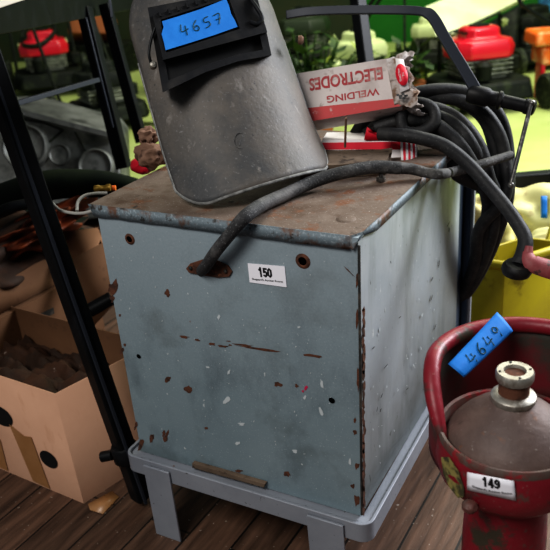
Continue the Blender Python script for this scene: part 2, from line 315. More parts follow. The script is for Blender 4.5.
for i in range(60):
    x = random.uniform(366, 445); y = random.uniform(250, 500)
    if y > 517-1.55*(x-364) or y < 240-.8*(x-360)+8: continue
    k = random.uniform(.25, .7); splat(b, SD, NS, x, y, k, k*random.uniform(1, 3), random.uniform(-.5, .5), 5)
b.mi = 4
splat(b, FR, NF, 306, 388, 1.4, 2.4, .5); splat(b, FR, NF, 303, 391, 1, 1.4, 0)
b.mi = 2
for y in range(250, 512, 9): splat(b, SD, NS, 363.2+random.uniform(-.4, .8), y, 1.4, 6, 0, jit=.5)
b.mi = 5
for i in range(24):
    x = random.uniform(368, 450); y = random.uniform(215, 480)
    if y > 517-1.6*(x-364) or y < 240-.8*(x-360)+8: continue
    splat(b, SD, NS, x, y, random.uniform(.25, .5), random.uniform(1.5, 4.5), random.uniform(-.2, .8), 5)
obj('cabinet', b, ['blue', 'side', 'rust', 'chip', 'pink', 'grime'], wel, sharp=30)
# holes
def hole(x, y, r, ring=True):
    c = FR(x, y); b = B()
    b.mi = 0; b.lathe([(r*.1, -.0011), (r, -.0011)], c, (0, 1, 0), 16, cap=True)
    if ring: b.mi = 1; b.lathe([(r*.95, -.0010), (r*1.1, -.0022), (r*1.45, -.0016), (r*1.8, -.0005)], c, (0, 1, 0), 16, cap=False)
    obj('vent_hole', b, ['pit', 'rust'], wel)
hole(130, 239, .0045); hole(303, 261, .0055); hole(139, 356, .0035, False); hole(332, 400, .0042, False)
# lid: top plate + folded flange
lFL, lFRa, lFR = on(2, LZ, 88, 204), on(2, LZ, 350, 236), on(2, LZ, 363, 232)
lBR = V((.386, .345, LZ)); lB2 = V((.386, DD, LZ)); lBL = V((-.022, DD, LZ)); l2 = on(2, LZ, 152, 171)
poly = [lFL, lFRa, lFR, lBR, lB2, lBL]
dn = V((0, 0, -.003))
b = B()
def lidz(p):     # gently dented sheet
    return V((0, 0, .0035*noise.noise(V((p.x*9, p.y*9, 0)))))
b.hexa([p+dn for p in poly], poly)
bmesh.ops.triangulate(b.bm, faces=[f for f in b.bm.faces if abs(f.normal.z) > .5 or len(f.verts) > 4])
obj('lid', b, 'lid', wel, bevel=.0012)
b = B()
fh = V((0, 0, -.0165))
q = V((.006, .004, 0))
fl0, fl1 = lFL+V((.0005, -.0006, .0005)), lFRa+V((0, -.0006, .0005))
nseg = 26; top = []; bot = []
for i in range(nseg+1):
    t = i/nseg; p = fl0.lerp(fl1, t); top.append(p); bot.append(V((p.x+.009*(1-t), min(p.y, -.001)-.0015, p.z))+fh*(1+.09*noise.noise(V((t*14, 0, 0)))))
vt = [b.v(p) for p in top]; vb = [b.v(p) for p in bot]
for i in range(nseg): b.f([vt[i], vt[i+1], vb[i+1], vb[i]])
r0, r1 = lFR+V((.0006, 0, .0005)), lB2+V((.0006, 0, .0005)); vt = []; vb = []
for i in range(13):
    p = r0.lerp(r1, i/12); vt.append(b.v(p)); vb.append(b.v(p+V((.0015, 0, -.012 if i else -.004))))
for i in range(12): b.f([vt[i], vt[i+1], vb[i+1], vb[i]])
# curled corner between the two flanges
cs = [lFRa+V((0, -.0006, 0)), on(1, -.004, 349, 247), on(1, -.006, 353, 250), on(1, -.004, 357, 243), on(1, -.002, 361, 238), lFR+V((.001, 0, -.003)), lFR]
b.f([b.v(p) for p in cs])
obj('lid_flange', b, 'flange', wel, solid=.0015)
# rusty blister/bolt mark on the lid
b = B(); c = on(2, LZ, 346, 219); b.lathe([(.0001, .0018), (.008, .0018), (.012, .0005), (.013, -.0005)], c, (0, 0, 1), 20); obj('lid_rivet', b, 'lid', wel)
# seams: front right corner fold and rear corner post
b = B(); b.bar(FR(358.5, 245)+V((.001, -.001, 0)), FR(361.5, 514)+V((.001, -.001, 0)), .003, .003); obj('corner_seam', b, 'grime', wel, bevel=.0006)
b = B(); b.abox((.345, DD+.001, .10), (.378, DD+.042, .525)); b.abox((.378, DD+.036, .10), (.39, DD+.046, .525)); obj('rear_post', b, ['navy'], wel, bevel=.002)
b = B(); b.abox((.388, DD+.040, .12), (.394, DD+.052, .53)); obj('post_edge', b, 'grey', wel, bevel=.002)
# strip at the foot of the panel
b = B(); b.ext([on(1, -.008, 192, 463), on(1, -.008, 265, 484), on(1, -.008, 264, 488), on(1, -.008, 192, 468)], (0, .007, 0)); obj('foot_strip', b, ['wood'], wel, bevel=.0008)
# cable entry plate and lead
gc = FR(209, 269)
b = B(); pl = [(187, 268), (191, 263), (203, 259), (218, 260), (229, 265), (233, 271), (230, 276), (219, 277), (200, 274), (190, 272)]
b.ext([FR(x, y)+V((0, -.0008, 0)) for x, y in pl], (0, -.002, 0)); obj('entry_plate', b, 'rust', wel, bevel=.0005)
for px, py in ((192, 267), (227, 270)):
    b = B(); b.lathe([(.0026, 0), (.0026, .002), (.0012, .003)], FR(px, py)+V((0, -.0028, 0)), (0, -1, 0), 8); obj('plate_screw', b, 'grime', wel)
lead = [FR(200, 272)+V((0, .004, 0)), on(1, -.012, 206, 266), on(1, -.022, 217, 250), on(1, -.022, 231, 233), on(1, -.014, 246, 216), on(2, LZ+.011, 262, 205), on(2, LZ+.010, 284, 195), on(2, LZ+.013, 305, 185), on(2, LZ+.018, 328, 176.5), on(2, LZ+.022, 350, 171), on(2, LZ+.022, 375, 167), on(2, LZ+.018, 400, 168)]
b = B(); b.tube(lead, [.0078]*4+[.0088]*8, 14); obj('mains_lead', b, 'sleeve', wel)
lead2 = [on(2, LZ+.018, 398, 168), on(2, LZ+.014, 412, 169), on(2, LZ+.0085, 428, 173), on(2, LZ+.009, 441, 174), on(0, .40, 452, 172), P(472, 167, 1.12), P(492, 161, 1.14), P(511, 155, 1.16)]
b = B(); b.tube(lead2, [.0082, .0078, .0070, .0072, .0074, .0072, .007, .0066], 14); obj('lead_tail', b, 'dusty', wel)
# lot sticker
BD = {'1': [[(.12, .74), (.34, .84), (.5, 1), (.5, 0)]], '5': [[(.88, .93), (.2, .93), (.14, .52), (.5, .62), (.82, .50), (.84, .22), (.5, .05), (.12, .16)]],
      '0': [[(.5, .05), (.14, .22), (.12, .5), (.14, .78), (.5, .95), (.86, .78), (.88, .5), (.86, .22), (.5, .05)]],
      '4': [[(.95, .27), (.08, .27), (.62, .97), (.66, .97), (.66, 0)]], '9': [[(.16, .12), (.5, .05), (.80, .22), (.86, .6), (.8, .84), (.5, .95), (.18, .80), (.16, .60), (.5, .44), (.82, .58)]]}
def digits(name, s, o, r, u, h, w, m, parent):
    o, r, u = V(o), V(r).normalized(), V(u); u = (u-r*u.dot(r)).normalized(); n_ = r.cross(u); b = B(); cw = w/len(s); hw = h*.105
    for i, ch in enumerate(s):
        for st in BD[ch]:
            pts = [((i+.08+.84*x)*cw-w/2, (y-.5)*h) for x, y in st]
            for k in range(len(pts)-1):
                (xa, ya), (xb, yb) = pts[k], pts[k+1]; d = math.hypot(xb-xa, yb-ya); dx, dy = (xb-xa)/d, (yb-ya)/d; e = hw*.75
                q = [(xa-dx*e-dy*hw, ya-dy*e+dx*hw), (xa-dx*e+dy*hw, ya-dy*e-dx*hw), (xb+dx*e+dy*hw, yb+dy*e-dx*hw), (xb+dx*e-dy*hw, yb+dy*e+dx*hw)]
                b.f([b.v(o+r*x+u*y+n_*(.0003+.00001*k)) for x, y in q])
    return obj(name, b, m, parent)
def sticker(parent, cs, num, nm='lot_label'):
    a, bb, c, d = cs; r = (bb-a); u = (a-d); n = r.cross(u).normalized()
    g = B(); g.ext([p+n*.0006 for p in cs], n*.0004); st = obj(nm, g, 'paper', parent)
    w = r.length; h = u.length; ctr = (a+bb+c+d)/4+n*.0011
    t1 = digits('printed_number', num, ctr+u*.12-r*.04, r, u, h*.44, w*.36, 'print', st)
    t2 = text('printed_line', "Sheppard's Auction Rooms", ctr-u*.29, r, u, h*.10, 'print', st, weight=.012, width=w*.84)
    return st
sticker(wel, [FR(248, 263), FR(285, 266), FR(287, 287), FR(250, 282)], '150')

# ------------------------------------------------------------------ STAND
st = thing('welder_stand', (.19, .2, 0), 'grey painted flat bar stand with short legs carrying the blue welder', 'stand')
z0, z1 = .112, .143; x0, x1, y0, y1 = -.016, .396, -.020, .47
def ringpath(x0, x1, y0, y1, r, n=6):
    ps = []
    for cx, cy, a in ((x1-r, y0+r, -90), (x1-r, y1-r, 0), (x0+r, y1-r, 90), (x0+r, y0+r, 180)):
        for i in range(n+1): t = math.radians(a+90*i/n); ps.append((cx+r*math.cos(t), cy+r*math.sin(t)))
    return ps
po, pi_ = ringpath(x0, x1, y0, y1, .018), ringpath(x0+.005, x1-.005, y0+.005, y1-.005, .013)
b = B(); b.rings([[V((x, y, z0)) for x, y in po], [V((x, y, z1)) for x, y in po], [V((x, y, z1)) for x, y in pi_], [V((x, y, z0)) for x, y in pi_]], closed=True)
b2 = ringpath(x0+.02, x1-.02, y0+.024, y1-.02, .004)
b.rings([[V((x, y, .1335)) for x, y in pi_], [V((x, y, .1375)) for x, y in pi_], [V((x, y, .1375)) for x, y in b2], [V((x, y, .1335)) for x, y in b2]], closed=True)
obj('frame_ring', b, 'grey', st, bevel=.001)
def leg(xa, xb, y, s, sx=1):
    b = B(); ztop = .136
    b.hexa([(xa, y, 0), (xb, y, 0), (xb, y-s*.004, 0), (xa, y-s*.004, 0)], [(xa-.003, y, ztop), (xb-.003, y, ztop), (xb-.003, y-s*.004, ztop), (xa-.003, y-s*.004, ztop)])
    xe = xb if sx > 0 else xa
    b.hexa([(xe-.003, y, 0), (xe+.001, y, 0), (xe+.001, y+s*.03, .0), (xe-.003, y+s*.03, .0)], [(xe-.006, y, ztop-.006), (xe-.002, y, ztop-.006), (xe-.002, y+s*.03, ztop-.006), (xe-.006, y+s*.03, ztop-.006)])
    obj('leg', b, 'grey', st, bevel=.001)
leg(.028, .076, y0-.001, 1, -1); leg(.308, .362, y0-.001, 1, -1); leg(.026, .074, y1+.001, -1); leg(.308, .362, y1+.001, -1)

# ------------------------------------------------------------------ WELDING MASK
bl, br_ = P(189, 212, .980), P(336, 169, 1.065)
O = (bl+br_)/2; mr_ = (br_-bl).normalized(); mtop = P(211, 8, 1.07)
mu = (mtop-O); mu = (mu-mr_*mu.dot(mr_)*.1).normalized(); mn = mr_.cross(mu).normalized()
if mn.dot(Fw) > 0: mn = -mn
mask = thing('welding_mask', O, 'scuffed dark grey welding mask with blue tape over its window, leaning on the lid', 'welding mask')
TH = math.radians(62); HL = .36
def shell(u, v, ex=0):
    s = u*2-1; w = .1145-.004*v
    R = w/math.sin(TH); th = s*TH
    vb = .034*max(0, (abs(s)-.62)/.38)**2.2+.012*(1-s*s)*0
    vv = vb+(HL-vb)*v
    if v > .72: w *= 1-.4*((v-.72)/.28)**2
    flare = .010*max(0, 1-v*4)**2
    return O+mr_*(w*math.sin(th)/math.sin(TH))+mu*vv+mn*((R+ex)*(math.cos(th)-math.cos(TH))-.031+flare)+mu*(.006*math.cos(s*2.2)*-1*(1-v))
b = B(); b.grid(shell, 40, 40); obj('face_shell', b, 'maskm', mask, solid=.003, sharp=80)
b = B(); b.tube([shell(0, .6-.03*i) for i in range(20)]+[shell(i/24, 0) for i in range(25)]+[shell(1, .03*i) for i in range(20)], .0022, 8, smooth=2); obj('shell_rim', b, 'rim', mask)
def MP(x, y, n): return onplane(O+mn*n, mn, x, y)
NB = .024   # shell crown is at about .036
pitp = [(148, 10), (156, 45), (163, 90), (176, 83), (192, 76), (212, 68), (232, 62), (252, 58), (270, 54), (264, 25), (252, -14), (200, 0)]
outer = [(148, 8), (155, 45), (163, 92), (180, 84), (205, 72), (238, 61), (271, 55), (264, 22), (253, -16), (200, -2)]
inner = [(156, 14), (162, 44), (168, 81), (184, 75), (207, 65), (238, 55), (263, 50), (257, 22), (247, -8), (200, 5)]
b = B(); b.rings([[MP(x, y, .012) for x, y in outer], [MP(x, y, .046) for x, y in outer], [MP(x, y, .046) for x, y in inner], [MP(x, y, .038) for x, y in inner]], closed=False, cap=False)
obj('window_surround', b, 'black', mask, solid=.0015, bevel=0)
b = B(); b.f([b.v(MP(x, y, .0415)) for x, y in inner]); obj('window_recess', b, 'pit', mask)
ho = [(153, 16), (163, 60), (267, 32), (253, -16)]; hi_ = [(160, 20), (166, 53), (240, 29), (229, -2)]
b = B(); b.rings([[MP(x, y, .043) for x, y in ho], [MP(x, y, .058) for x, y in ho], [MP(x, y, .058) for x, y in hi_], [MP(x, y, .054) for x, y in hi_]], closed=False, cap=False)
hold = obj('lens_holder', b, 'black', mask, solid=.0012, bevel=.0008)
b = B()
for i in range(9):
    t = i/8; p = (160+(232-160)*t, 14.5-(14.5+9)*t); b.box(MP(p[0], p[1], .059), mr_*.0014, mu*.0035, mn*.0015)
obj('holder_ribs', b, 'black', mask)
b = B(); b.f([b.v(MP(x, y, .0548)) for x, y in hi_]); obj('dark_lens', b, 'pit', mask)
tp = [(162, 21.5), (180, 16), (200, 9.5), (226, -1), (229, 6), (231, 14), (235, 21), (237.5, 27), (215, 35), (190, 43), (165.5, 50.5), (164, 43), (161.5, 34), (163.5, 27)]
b = B(); b.ext([MP(x, y, .0586) for x, y in tp], mn*.0006); tpo = obj('lot_tape', b, 'tape', mask)
ta, tb, tcx = MP(181, 36, .0594), MP(225, 22, .0594), MP(176, 22, .0594)
scrawl('handwritten_number', '4657', lambda u, v: ta+(tb-ta)*u+(tcx-ta)*v*.72, tpo, .0007)
b = B(); b.lathe([(.0045, 0), (.0052, .003), (.0045, .007), (.002, .009)], MP(152, 69, .03)+mn*.006, mn, 14); obj('side_bolt', b, 'steel', mask)
b = B(); b.tube([MP(152, 66, .04), MP(149, 54, .046), MP(151, 40, .05), MP(155, 28, .055)], .0018, 8); obj('spring_clip', b, 'blk', mask); b = B(); b.tube([MP(250, -2, .06), MP(257, 8, .063), MP(262, 18, .062), MP(257, 24, .06), MP(250, 22, .059)], .003, 10); obj('spring_clip', b, 'blk', mask)
b = B()
c0 = shell(.40, .185)+mn*.0018
b.tube([c0+mr_*(.011*math.cos(a*math.pi/10))+mu*(.011*math.sin(a*math.pi/10)) for a in range(20)], .0005, 6, closed=True, smooth=0)
b.tube([c0+mr_*-.005+mu*-.006, c0+mu*.002, c0+mr_*.007+mu*.006], .0005, 6); obj('moulded_mark', b, 'maskm', mask)
b = B(); b.lathe([(.006, 0), (.0065, .005), (.004, .008)], P(298, 40, 1.075), Rt, 12); obj('headband_knob', b, 'clay', mask)

# ------------------------------------------------------------------ ELECTRODE BOXES
def ebox(x0, y0, x1, y1, x2, y2, x3, y3, d0, d1): return [P(x0, y0, d0), P(x1, y1, d1), P(x2, y2, d1-.012), P(x3, y3, d0-.012)]
e1 = thing('electrode_carton', P(350, 115, 1.12), 'faded white and red electrodes carton with torn open end, lying upside down on the cables', 'carton')
TL, TR, BR, BL = ebox(282, 76, 395, 57, 402, 106, 290, 125, 1.155, 1.115)
rr = (TR-TL).normalized(); uu = (TL-BL).normalized(); nn = rr.cross(uu)
back = -nn*.045
sa, sb = TL.lerp(BL, .70), TR.lerp(BR, .84)
b = B(); b.hexa([TL, BL, BL+back, TL+back], [TR, BR, BR+back, TR+back]); b.mi = 1
b.f([b.v(p+nn*.0004) for p in (sa, sb, BR, BL)])
# creases, scuffs
obj('carton_body', b, ['elw', 'elr'], e1, sharp=20)
cc = (TR+BR)/2
text('red_lettering', 'ELECTRODES', P(345, 78, 1.125)+nn*.004, -rr, -uu, .0185, 'rtext', e1, weight=.03, width=.110)
text('red_lettering', 'WELDING', P(352, 93.5, 1.115)+nn*.004, -rr, -uu, .0105, 'rtext', e1, weight=.02, width=.078)
# keep lettering on the face plane
for o in list(e1.children):
    if o.name.startswith('red_lettering'):
        off = ROOT[o.name]
        for v in o.data.vertices:
            p = v.co+off; p = p-nn*((p-TL).dot(nn)-.0009); v.co = p-off
# torn end
b = B()
def tornfn(u, v):
    a = u*2*math.pi; x = math.cos(a); y = math.sin(a); e = max(abs(x), abs(y))
    base = (TR+BR)/2+back/2+uu*(y/e*.0345)+nn*(x/e*.0235)-rr*.012
    ln = .034+.014*noise.noise(V((x*4, y*4, 5)))+.008*noise.noise(V((x*13, y*13, 1)))
    cr = .0075*noise.noise(V((x*5, y*5, v*4)))+.004*noise.noise(V((x*14, y*14, v*9)))
    return base+rr*(v*ln)+uu*(v*y*.007+cr*y*(.4+v))+nn*((.0012+cr*(.3+v))*x+.0018*x+v*.007*x)
b.grid(tornfn, 90, 14); obj('torn_end', b, 'torn', e1, solid=.0008, sharp=60)
b = B(); b.f([b.v(p) for p in (TR.lerp(BR, .08)+rr*.0005+nn*.0100, TR.lerp(BR, .14)+rr*.012+nn*.0120, TR.lerp(BR, .74)+rr*.014+nn*.0120, TR.lerp(BR, .78)+rr*.0005+nn*.0100)]); obj('end_flap', b, 'wht', e1, solid=.0006)
b = B(); c = P(402.5, 78, 1.105)+nn*.013
b.f([b.v(c+rr*(.0085*math.cos(i*math.pi/12))+uu*(.0165*math.sin(i*math.pi/12))) for i in range(24)]); rd = obj('red_disc', b, 'rtag', e1, solid=.0006)
text('disc_lettering', 'THE', c+rr*.002+nn*.0008, -uu, rr, .003, 'wht', rd, width=.006)
text('disc_lettering', 'WELDING', c-rr*.003+nn*.0008, -uu, rr, .0028, 'wht', rd, width=.02)
b = B(); c = P(403, 99, 1.10)+nn*.012; random.seed(3)
for i in range(9): a = i*.7; b.box(c+rr*random.uniform(-.006, .006)+uu*random.uniform(-.004, .004), rr*.002, uu*.0014, nn*.0004)
obj('black_print', b, 'print', e1)
e2 = thing('electrode_carton', on(2, LZ, 365, 162), 'small red and white carton with a torn red flap, lying under the larger electrodes carton', 'carton')
a0, a1, a2, a3 = P(322, 140, 1.155), P(401, 139, 1.15), P(401, 162, 1.138), P(322, 163, 1.145)
bk = V((-.012, .045, 0))
b = B(); b.hexa([a0, a3, a3+bk, a0+bk], [a1, a2, a2+bk, a1+bk]); b.mi = 1
b.f([b.v(p+V((0, -.0006, .0002))) for p in (a0.lerp(a3, .12), a1.lerp(a2, .12), a1.lerp(a2, .45), a0.lerp(a3, .42))])
obj('carton_body', b, ['wht', 'rtag'], e2, sharp=20)
b = B()
e0, e1p = P(400, 133.5, 1.14), P(417, 133, 1.15); f0, f1 = P(401, 162, 1.125), P(417, 161, 1.135)
def endf(u, v): return e0.lerp(e1p, u).lerp(f0.lerp(f1, u), v)+(-Fw)*(.004*math.sin(u*math.pi))
for k in range(7):
    b.mi = 0 if k % 2 == 0 else 1
    b.grid(lambda u, v: endf((k+u)/7, v), 2, 6)
obj('striped_end_flap', b, ['wht', 'rtag'], e2, solid=.0008)
b = B(); b.f([b.v(p) for p in (P(364, 140, 1.148), P(367, 127, 1.14), P(375, 133, 1.14), P(368, 131, 1.14), P(386, 135, 1.14), P(392, 140, 1.148))]); b.f([b.v(p) for p in (P(385, 138, 1.15), P(388, 134, 1.145), P(401, 133, 1.145), P(401, 139, 1.15))]); obj('torn_flap', b, 'rtag', e2, solid=.0008)

# ------------------------------------------------------------------ odds and ends on the lid
b = B(); 
wb = [on(2, LZ, 300, 182), on(2, LZ, 386, 175), on(2, LZ, 391, 163), on(2, LZ, 308, 164)]
def wf(z): return [V((p.x, p.y, LZ+z)) for p in wb]
b.hexa(wf(.001), [p+V((random.uniform(-.003, .003), random.uniform(-.003, .003), 0)) for p in wf(.021)])
bmesh.ops.subdivide_edges(b.bm, edges=b.bm.edges, cuts=7, use_grid_fill=True)
for v in b.bm.verts: v.co += V((noise.noise(v.co*60), noise.noise(v.co*60+V((9, 0, 0))), max(0, noise.noise(v.co*50+V((0, 9, 0))))))*.0035*(1 if v.co.z > LZ+.004 else .2)
tag(obj('wood_block', b, 'wood'), 'dirty brown wood offcut on the welder lid in front of the small red carton', 'wood block')
b = B(); b.tube([on(2, LZ+.026, 345, 147), P(346, 118, 1.075)], .0017, 8, smooth=0); tag(obj('welding_rod', b, 'clay'), 'thin brown welding rod standing up from the wood offcut under the large carton', 'rod')
b = B(); c = on(2, LZ+.001, 381, 181); b.lathe([(.0065, 0), (.0065, .006)], c, (0, 0, 1), 6); b.lathe([(.003, .006), (.003, .011)], c, (0, 0, 1), 10); tag(obj('steel_nut', b, 'darksteel', bevel=.0005), 'small dark nut on the lid just in front of the wood offcut', 'nut')
cl = thing('clinker_lump', on(2, LZ, 152, 168), 'pair of crusty brown lumps stuck together at the left rear of the welder lid', 'lump')
b = B(); b.blob(P(151, 155, 1.165), (.0245, .022, .019), 3, .35, 2.4, 4); obj('lower_lump', b, 'clay', cl)
b = B(); b.blob(P(148, 136, 1.165), (.0145, .014, .013), 8, .45, 2.4, 4); obj('upper_lump', b, 'clay', cl)
b = B(); b.blob(P(143, 165, 1.26), (.022, .02, .014), 5, .2, 2, 3); tag(obj('red_cap', b, 'rtag'), 'bright red plastic cap showing below the brown lumps behind the lid', 'cap')

# ------------------------------------------------------------------ WELDING CABLE COIL + EARTH CLAMP
coil = thing('welding_cable', P(470, 200, 1.2), 'thick black rubber welding cable coiled over the back right corner of the welder', 'cable')
strands = [
 [(372, 118, 1.2), (395, 107, 1.2), (425, 99, 1.2), (455, 99, 1.2), (480, 109, 1.2), (497, 130, 1.2), (505, 158, 1.21), (504, 195, 1.22), (499, 230, 1.235), (487, 265, 1.26), (470, 300, 1.30), (452, 330, 1.34)],
 [(385, 112, 1.17), (412, 107, 1.165), (440, 110, 1.165), (463, 124, 1.165), (480, 148, 1.17), (489, 178, 1.18), (491, 212, 1.2), (486, 245, 1.22), (472, 278, 1.26), (455, 300, 1.30)],
 [(375, 128, 1.15), (402, 120, 1.14), (428, 121, 1.14), (450, 135, 1.14), (468, 157, 1.145), (480, 185, 1.16), (484, 215, 1.18), (478, 248, 1.21), (462, 275, 1.25)],
 [(386, 103, 1.185), (420, 92, 1.19), (452, 90, 1.2), (482, 98, 1.21), (500, 118, 1.22), (508, 150, 1.23), (507, 200, 1.24), (494, 250, 1.27), (476, 290, 1.30)],
 [(380, 124, 1.16), (410, 114, 1.155), (436, 116, 1.15), (458, 128, 1.155), (474, 150, 1.16), (483, 180, 1.17), (481, 225, 1.19), (470, 255, 1.22)],
]
strands += [
 [(352, 140, 1.2), (372, 112, 1.19), (398, 98, 1.19), (430, 95, 1.2), (462, 102, 1.21), (486, 122, 1.22), (496, 160, 1.23), (495, 215, 1.25), (482, 262, 1.28)],
 [(366, 135, 1.18), (385, 122, 1.17), (408, 126, 1.165), (430, 130, 1.16), (446, 150, 1.165), (458, 175, 1.18), (466, 205, 1.2), (468, 235, 1.22)],
 [(370, 130, 1.21), (390, 110, 1.205), (415, 112, 1.2), (440, 124, 1.2), (463, 142, 1.2), (476, 170, 1.21), (480, 205, 1.22), (474, 250, 1.25)],
]
for i_, s in enumerate(strands):
    cut = [q for q in s if q[1] < 180]; k_ = (i_*37 % 8)*3.2
    s[:] = cut+[(max(cut[-1][0], 481+k_*.9), 196, 1.215+.004*i_), (480+k_*.85, 228, 1.25+.004*i_), (476+k_*.5, 258, 1.30+.004*i_), (466+k_*.2, 288, 1.36), (452, 308, 1.41)]
    b = B(); b.tube([P(*q) for q in s], .0104, 12); obj('cable_loop', b, 'cable', coil)
main = [(380, 134, 1.12), (400, 135, 1.10), (420, 138, 1.09), (445, 146, 1.085), (468, 164, 1.08), (488, 186, 1.07), (505, 206, 1.06), (517, 223, 1.05), (525, 238, 1.04), (524, 252, 1.035), (519, 266, 1.03)]
b = B(); b.tube([P(*q) for q in main], [.0098]*8+[.0102, .0110, .0118], 14); obj('clamp_lead', b, 'cable', coil)
b = B(); b.tube([P(*q) for q in [(402, 112, 1.13), (416, 103, 1.13), (432, 108, 1.13), (434, 122, 1.13), (420, 132, 1.13), (404, 130, 1.13)]], .009, 12, closed=True); obj('cable_loop', b, 'cable', coil)
ecl = thing('earth_clamp', P(520, 270, 1.03), 'black disc ended connector with dull red handle hanging at the right edge', 'clamp')
c = P(517, 268, 1.03)
b = B(); b.lathe([(.004, .008), (.016, .007), (.0195, .003), (.0205, -.003), (.0185, -.008), (.009, -.0095), (.0085, -.013), (.001, -.0135)], c, (.12, -.1, 1), 28); obj('clamp_disc', b, 'black', ecl)
b = B(); b.tube([P(527, 251, 1.025), P(531, 262, 1.02), P(545, 268, 1.02), P(566, 274, 1.02)], [.006, .0125, .0135, .0135], 12, flat=.7); b.tube([P(527, 262, 1.025), P(529, 246, 1.025)], [.009, .005], 10, smooth=0); obj('clamp_handle', b, 'dustred', ecl)

# ------------------------------------------------------------------ LONG REACH CLAMP (strap, screw and tommy bar)
g = thing('screw_clamp', P(470, 95, 1.15), 'black screw clamp with long bent flat frame and tommy bar, above the cable coil', 'clamp')
b = B(); path = [P(*q) for q in [(286, 15, 1.2), (310, 11.5, 1.19), (350, 10, 1.18), (400, 10, 1.165), (424, 12, 1.16), (434, 19, 1.155), (446, 40, 1.15), (463, 68, 1.145), (480, 97, 1.14)]]
pp, _ = spline(path, [1]*len(path), 4)
rs = []
for i, p in enumerate(pp):
    t = (pp[min(i+1, len(pp)-1)]-pp[max(i-1, 0)]).normalized(); s_ = t.cross(Fw).normalized(); w = .0066 if i < 17 else .0084
    rs.append([p+s_*w+Fw*.003, p+s_*w-Fw*.003, p-s_*w-Fw*.003, p-s_*w+Fw*.003])
b.rings(rs); obj('clamp_frame', b, 'blkg', g, bevel=.001)
sa_, sb_ = P(468, 93, 1.15), P(534, 108, 1.13); ax = (sb_-sa_); Lh = ax.length
b = B(); b.lathe([(.004, -.002), (.0125, 0), (.0145, .006), (.0145, Lh*.30), (.0115, Lh*.34), (.0115, Lh*.44), (.014, Lh*.46), (.014, Lh*.50), (.010, Lh*.53), (.0098, Lh*.85), (.0115, Lh*.87), (.0115, Lh), (.008, Lh+.002), (.001, Lh+.003)], sa_, ax, 24); obj('screw_boss', b, 'black', g)
b = B(); b.tube([P(531, 104, 1.118), P(511, 184, 1.10)], .0033, 10, smooth=0); b.blob(P(532, 103, 1.118), (.0048,)*3, 0, 0, 1, 2); b.blob(P(511, 185, 1.10), (.0048,)*3, 0, 0, 1, 2); obj('tommy_bar', b, 'darksteel', g)

# ------------------------------------------------------------------ RED FLASK (lot 149)
fc0 = P(511, 431, .78)
fl = thing('gas_flask', (fc0.x, fc0.y, 0), 'worn red metal flask with brown domed top and blue 4649 tape, right of welder', 'flask')
R1 = .0740
ux = V((Rt.x, Rt.y, 0)).normalized(); uy = V((-ux.y, ux.x, 0))     # right / away
b = B(); b.lathe([(R1*.60, -fc0.z+.0), (R1*.63, -fc0.z+.012), (R1*.60, -.135), (R1*.56, -.075), (R1*.66, -.066), (R1*.6, -.058)], fc0, n=48, cap=True); obj('cylinder_body', b, 'red', fl)
b = B(); b.lathe([(R1*.5, -.068), (R1*.80, -.062), (R1*.96, -.048), (R1*1.02, -.028), (R1*1.0, -.008), (R1*.985, -.002)], fc0, n=56, cap=False); obj('bowl', b, 'red', fl)
b = B(); ps = []
b.lathe([(R1*.985, -.006), (R1*1.0, .001), (R1*.975, .005), (R1*.93, .004), (R1*.90, -.003), (R1*.90, -.02), (R1*.94, -.02)], fc0, n=64, cap=False); obj('bowl_rim', b, 'redrim', fl)
b = B(); b.lathe([(R1*.90, -.012), (R1*.84, .001), (R1*.72, .012), (R1*.56, .023), (R1*.40, .031), (R1*.28, .037), (R1*.24, .040)], fc0, n=56, cap=True); obj('domed_top', b, 'dome', fl)
b = B(); b.lathe([(.010, .036), (.0205, .0365), (.0222, .040), (.0222, .044), (.020, .046), (.015, .047)], fc0, n=40); nk = obj('lower_flange', b, 'steel', fl)
b = B(); b.lathe([(.0150, .046), (.0150, .063)], fc0, n=32); obj('neck', b, 'rust', fl)
b = B(); b.lathe([(.0145, .061), (.0176, .062), (.0186, .0645), (.0186, .0705), (.0174, .0725), (.0110, .0725), (.0100, .069), (.0005, .0685)], fc0, n=40); obj('upper_flange', b, 'steel', fl)
b = B(); b.lathe([(.0100, .0692), (.0001, .0696)], fc0, n=24, cap=False); obj('neck_opening', b, 'rust', fl)
for k in range(4):
    a = k*math.pi/2+.5; b = B(); b.lathe([(.0014, .0720), (.0014, .0732)], fc0+V((.0150*math.cos(a), .0150*math.sin(a), 0)), n=8); obj('flange_screw', b, 'grime', fl)
# collar standing around the back
cc0 = fc0+ux*.026+uy*.030; RC = .100
def coll(a, h, r=RC): return cc0+(ux*math.cos(a)+uy*math.sin(a))*r+V((0, 0, h))
A0, A1 = math.radians(-5), math.radians(200)
def ch(a): t = max(0, (a-math.radians(150))/math.radians(50)); return .052-.062*t*t
b = B(); b.grid(lambda u, v: coll(A0+(A1-A0)*u, -.045+(ch(A0+(A1-A0)*u)+.045)*v), 50, 6)
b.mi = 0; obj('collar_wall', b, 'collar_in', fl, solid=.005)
b = B(); b.tube([coll(A0+(A1-A0)*i/40, ch(A0+(A1-A0)*i/40)) for i in range(41)], [.0092]*36+[.009, .0085, .0075, .006, .004], 14, smooth=2, flat=1.); obj('collar_rim', b, 'red', fl)
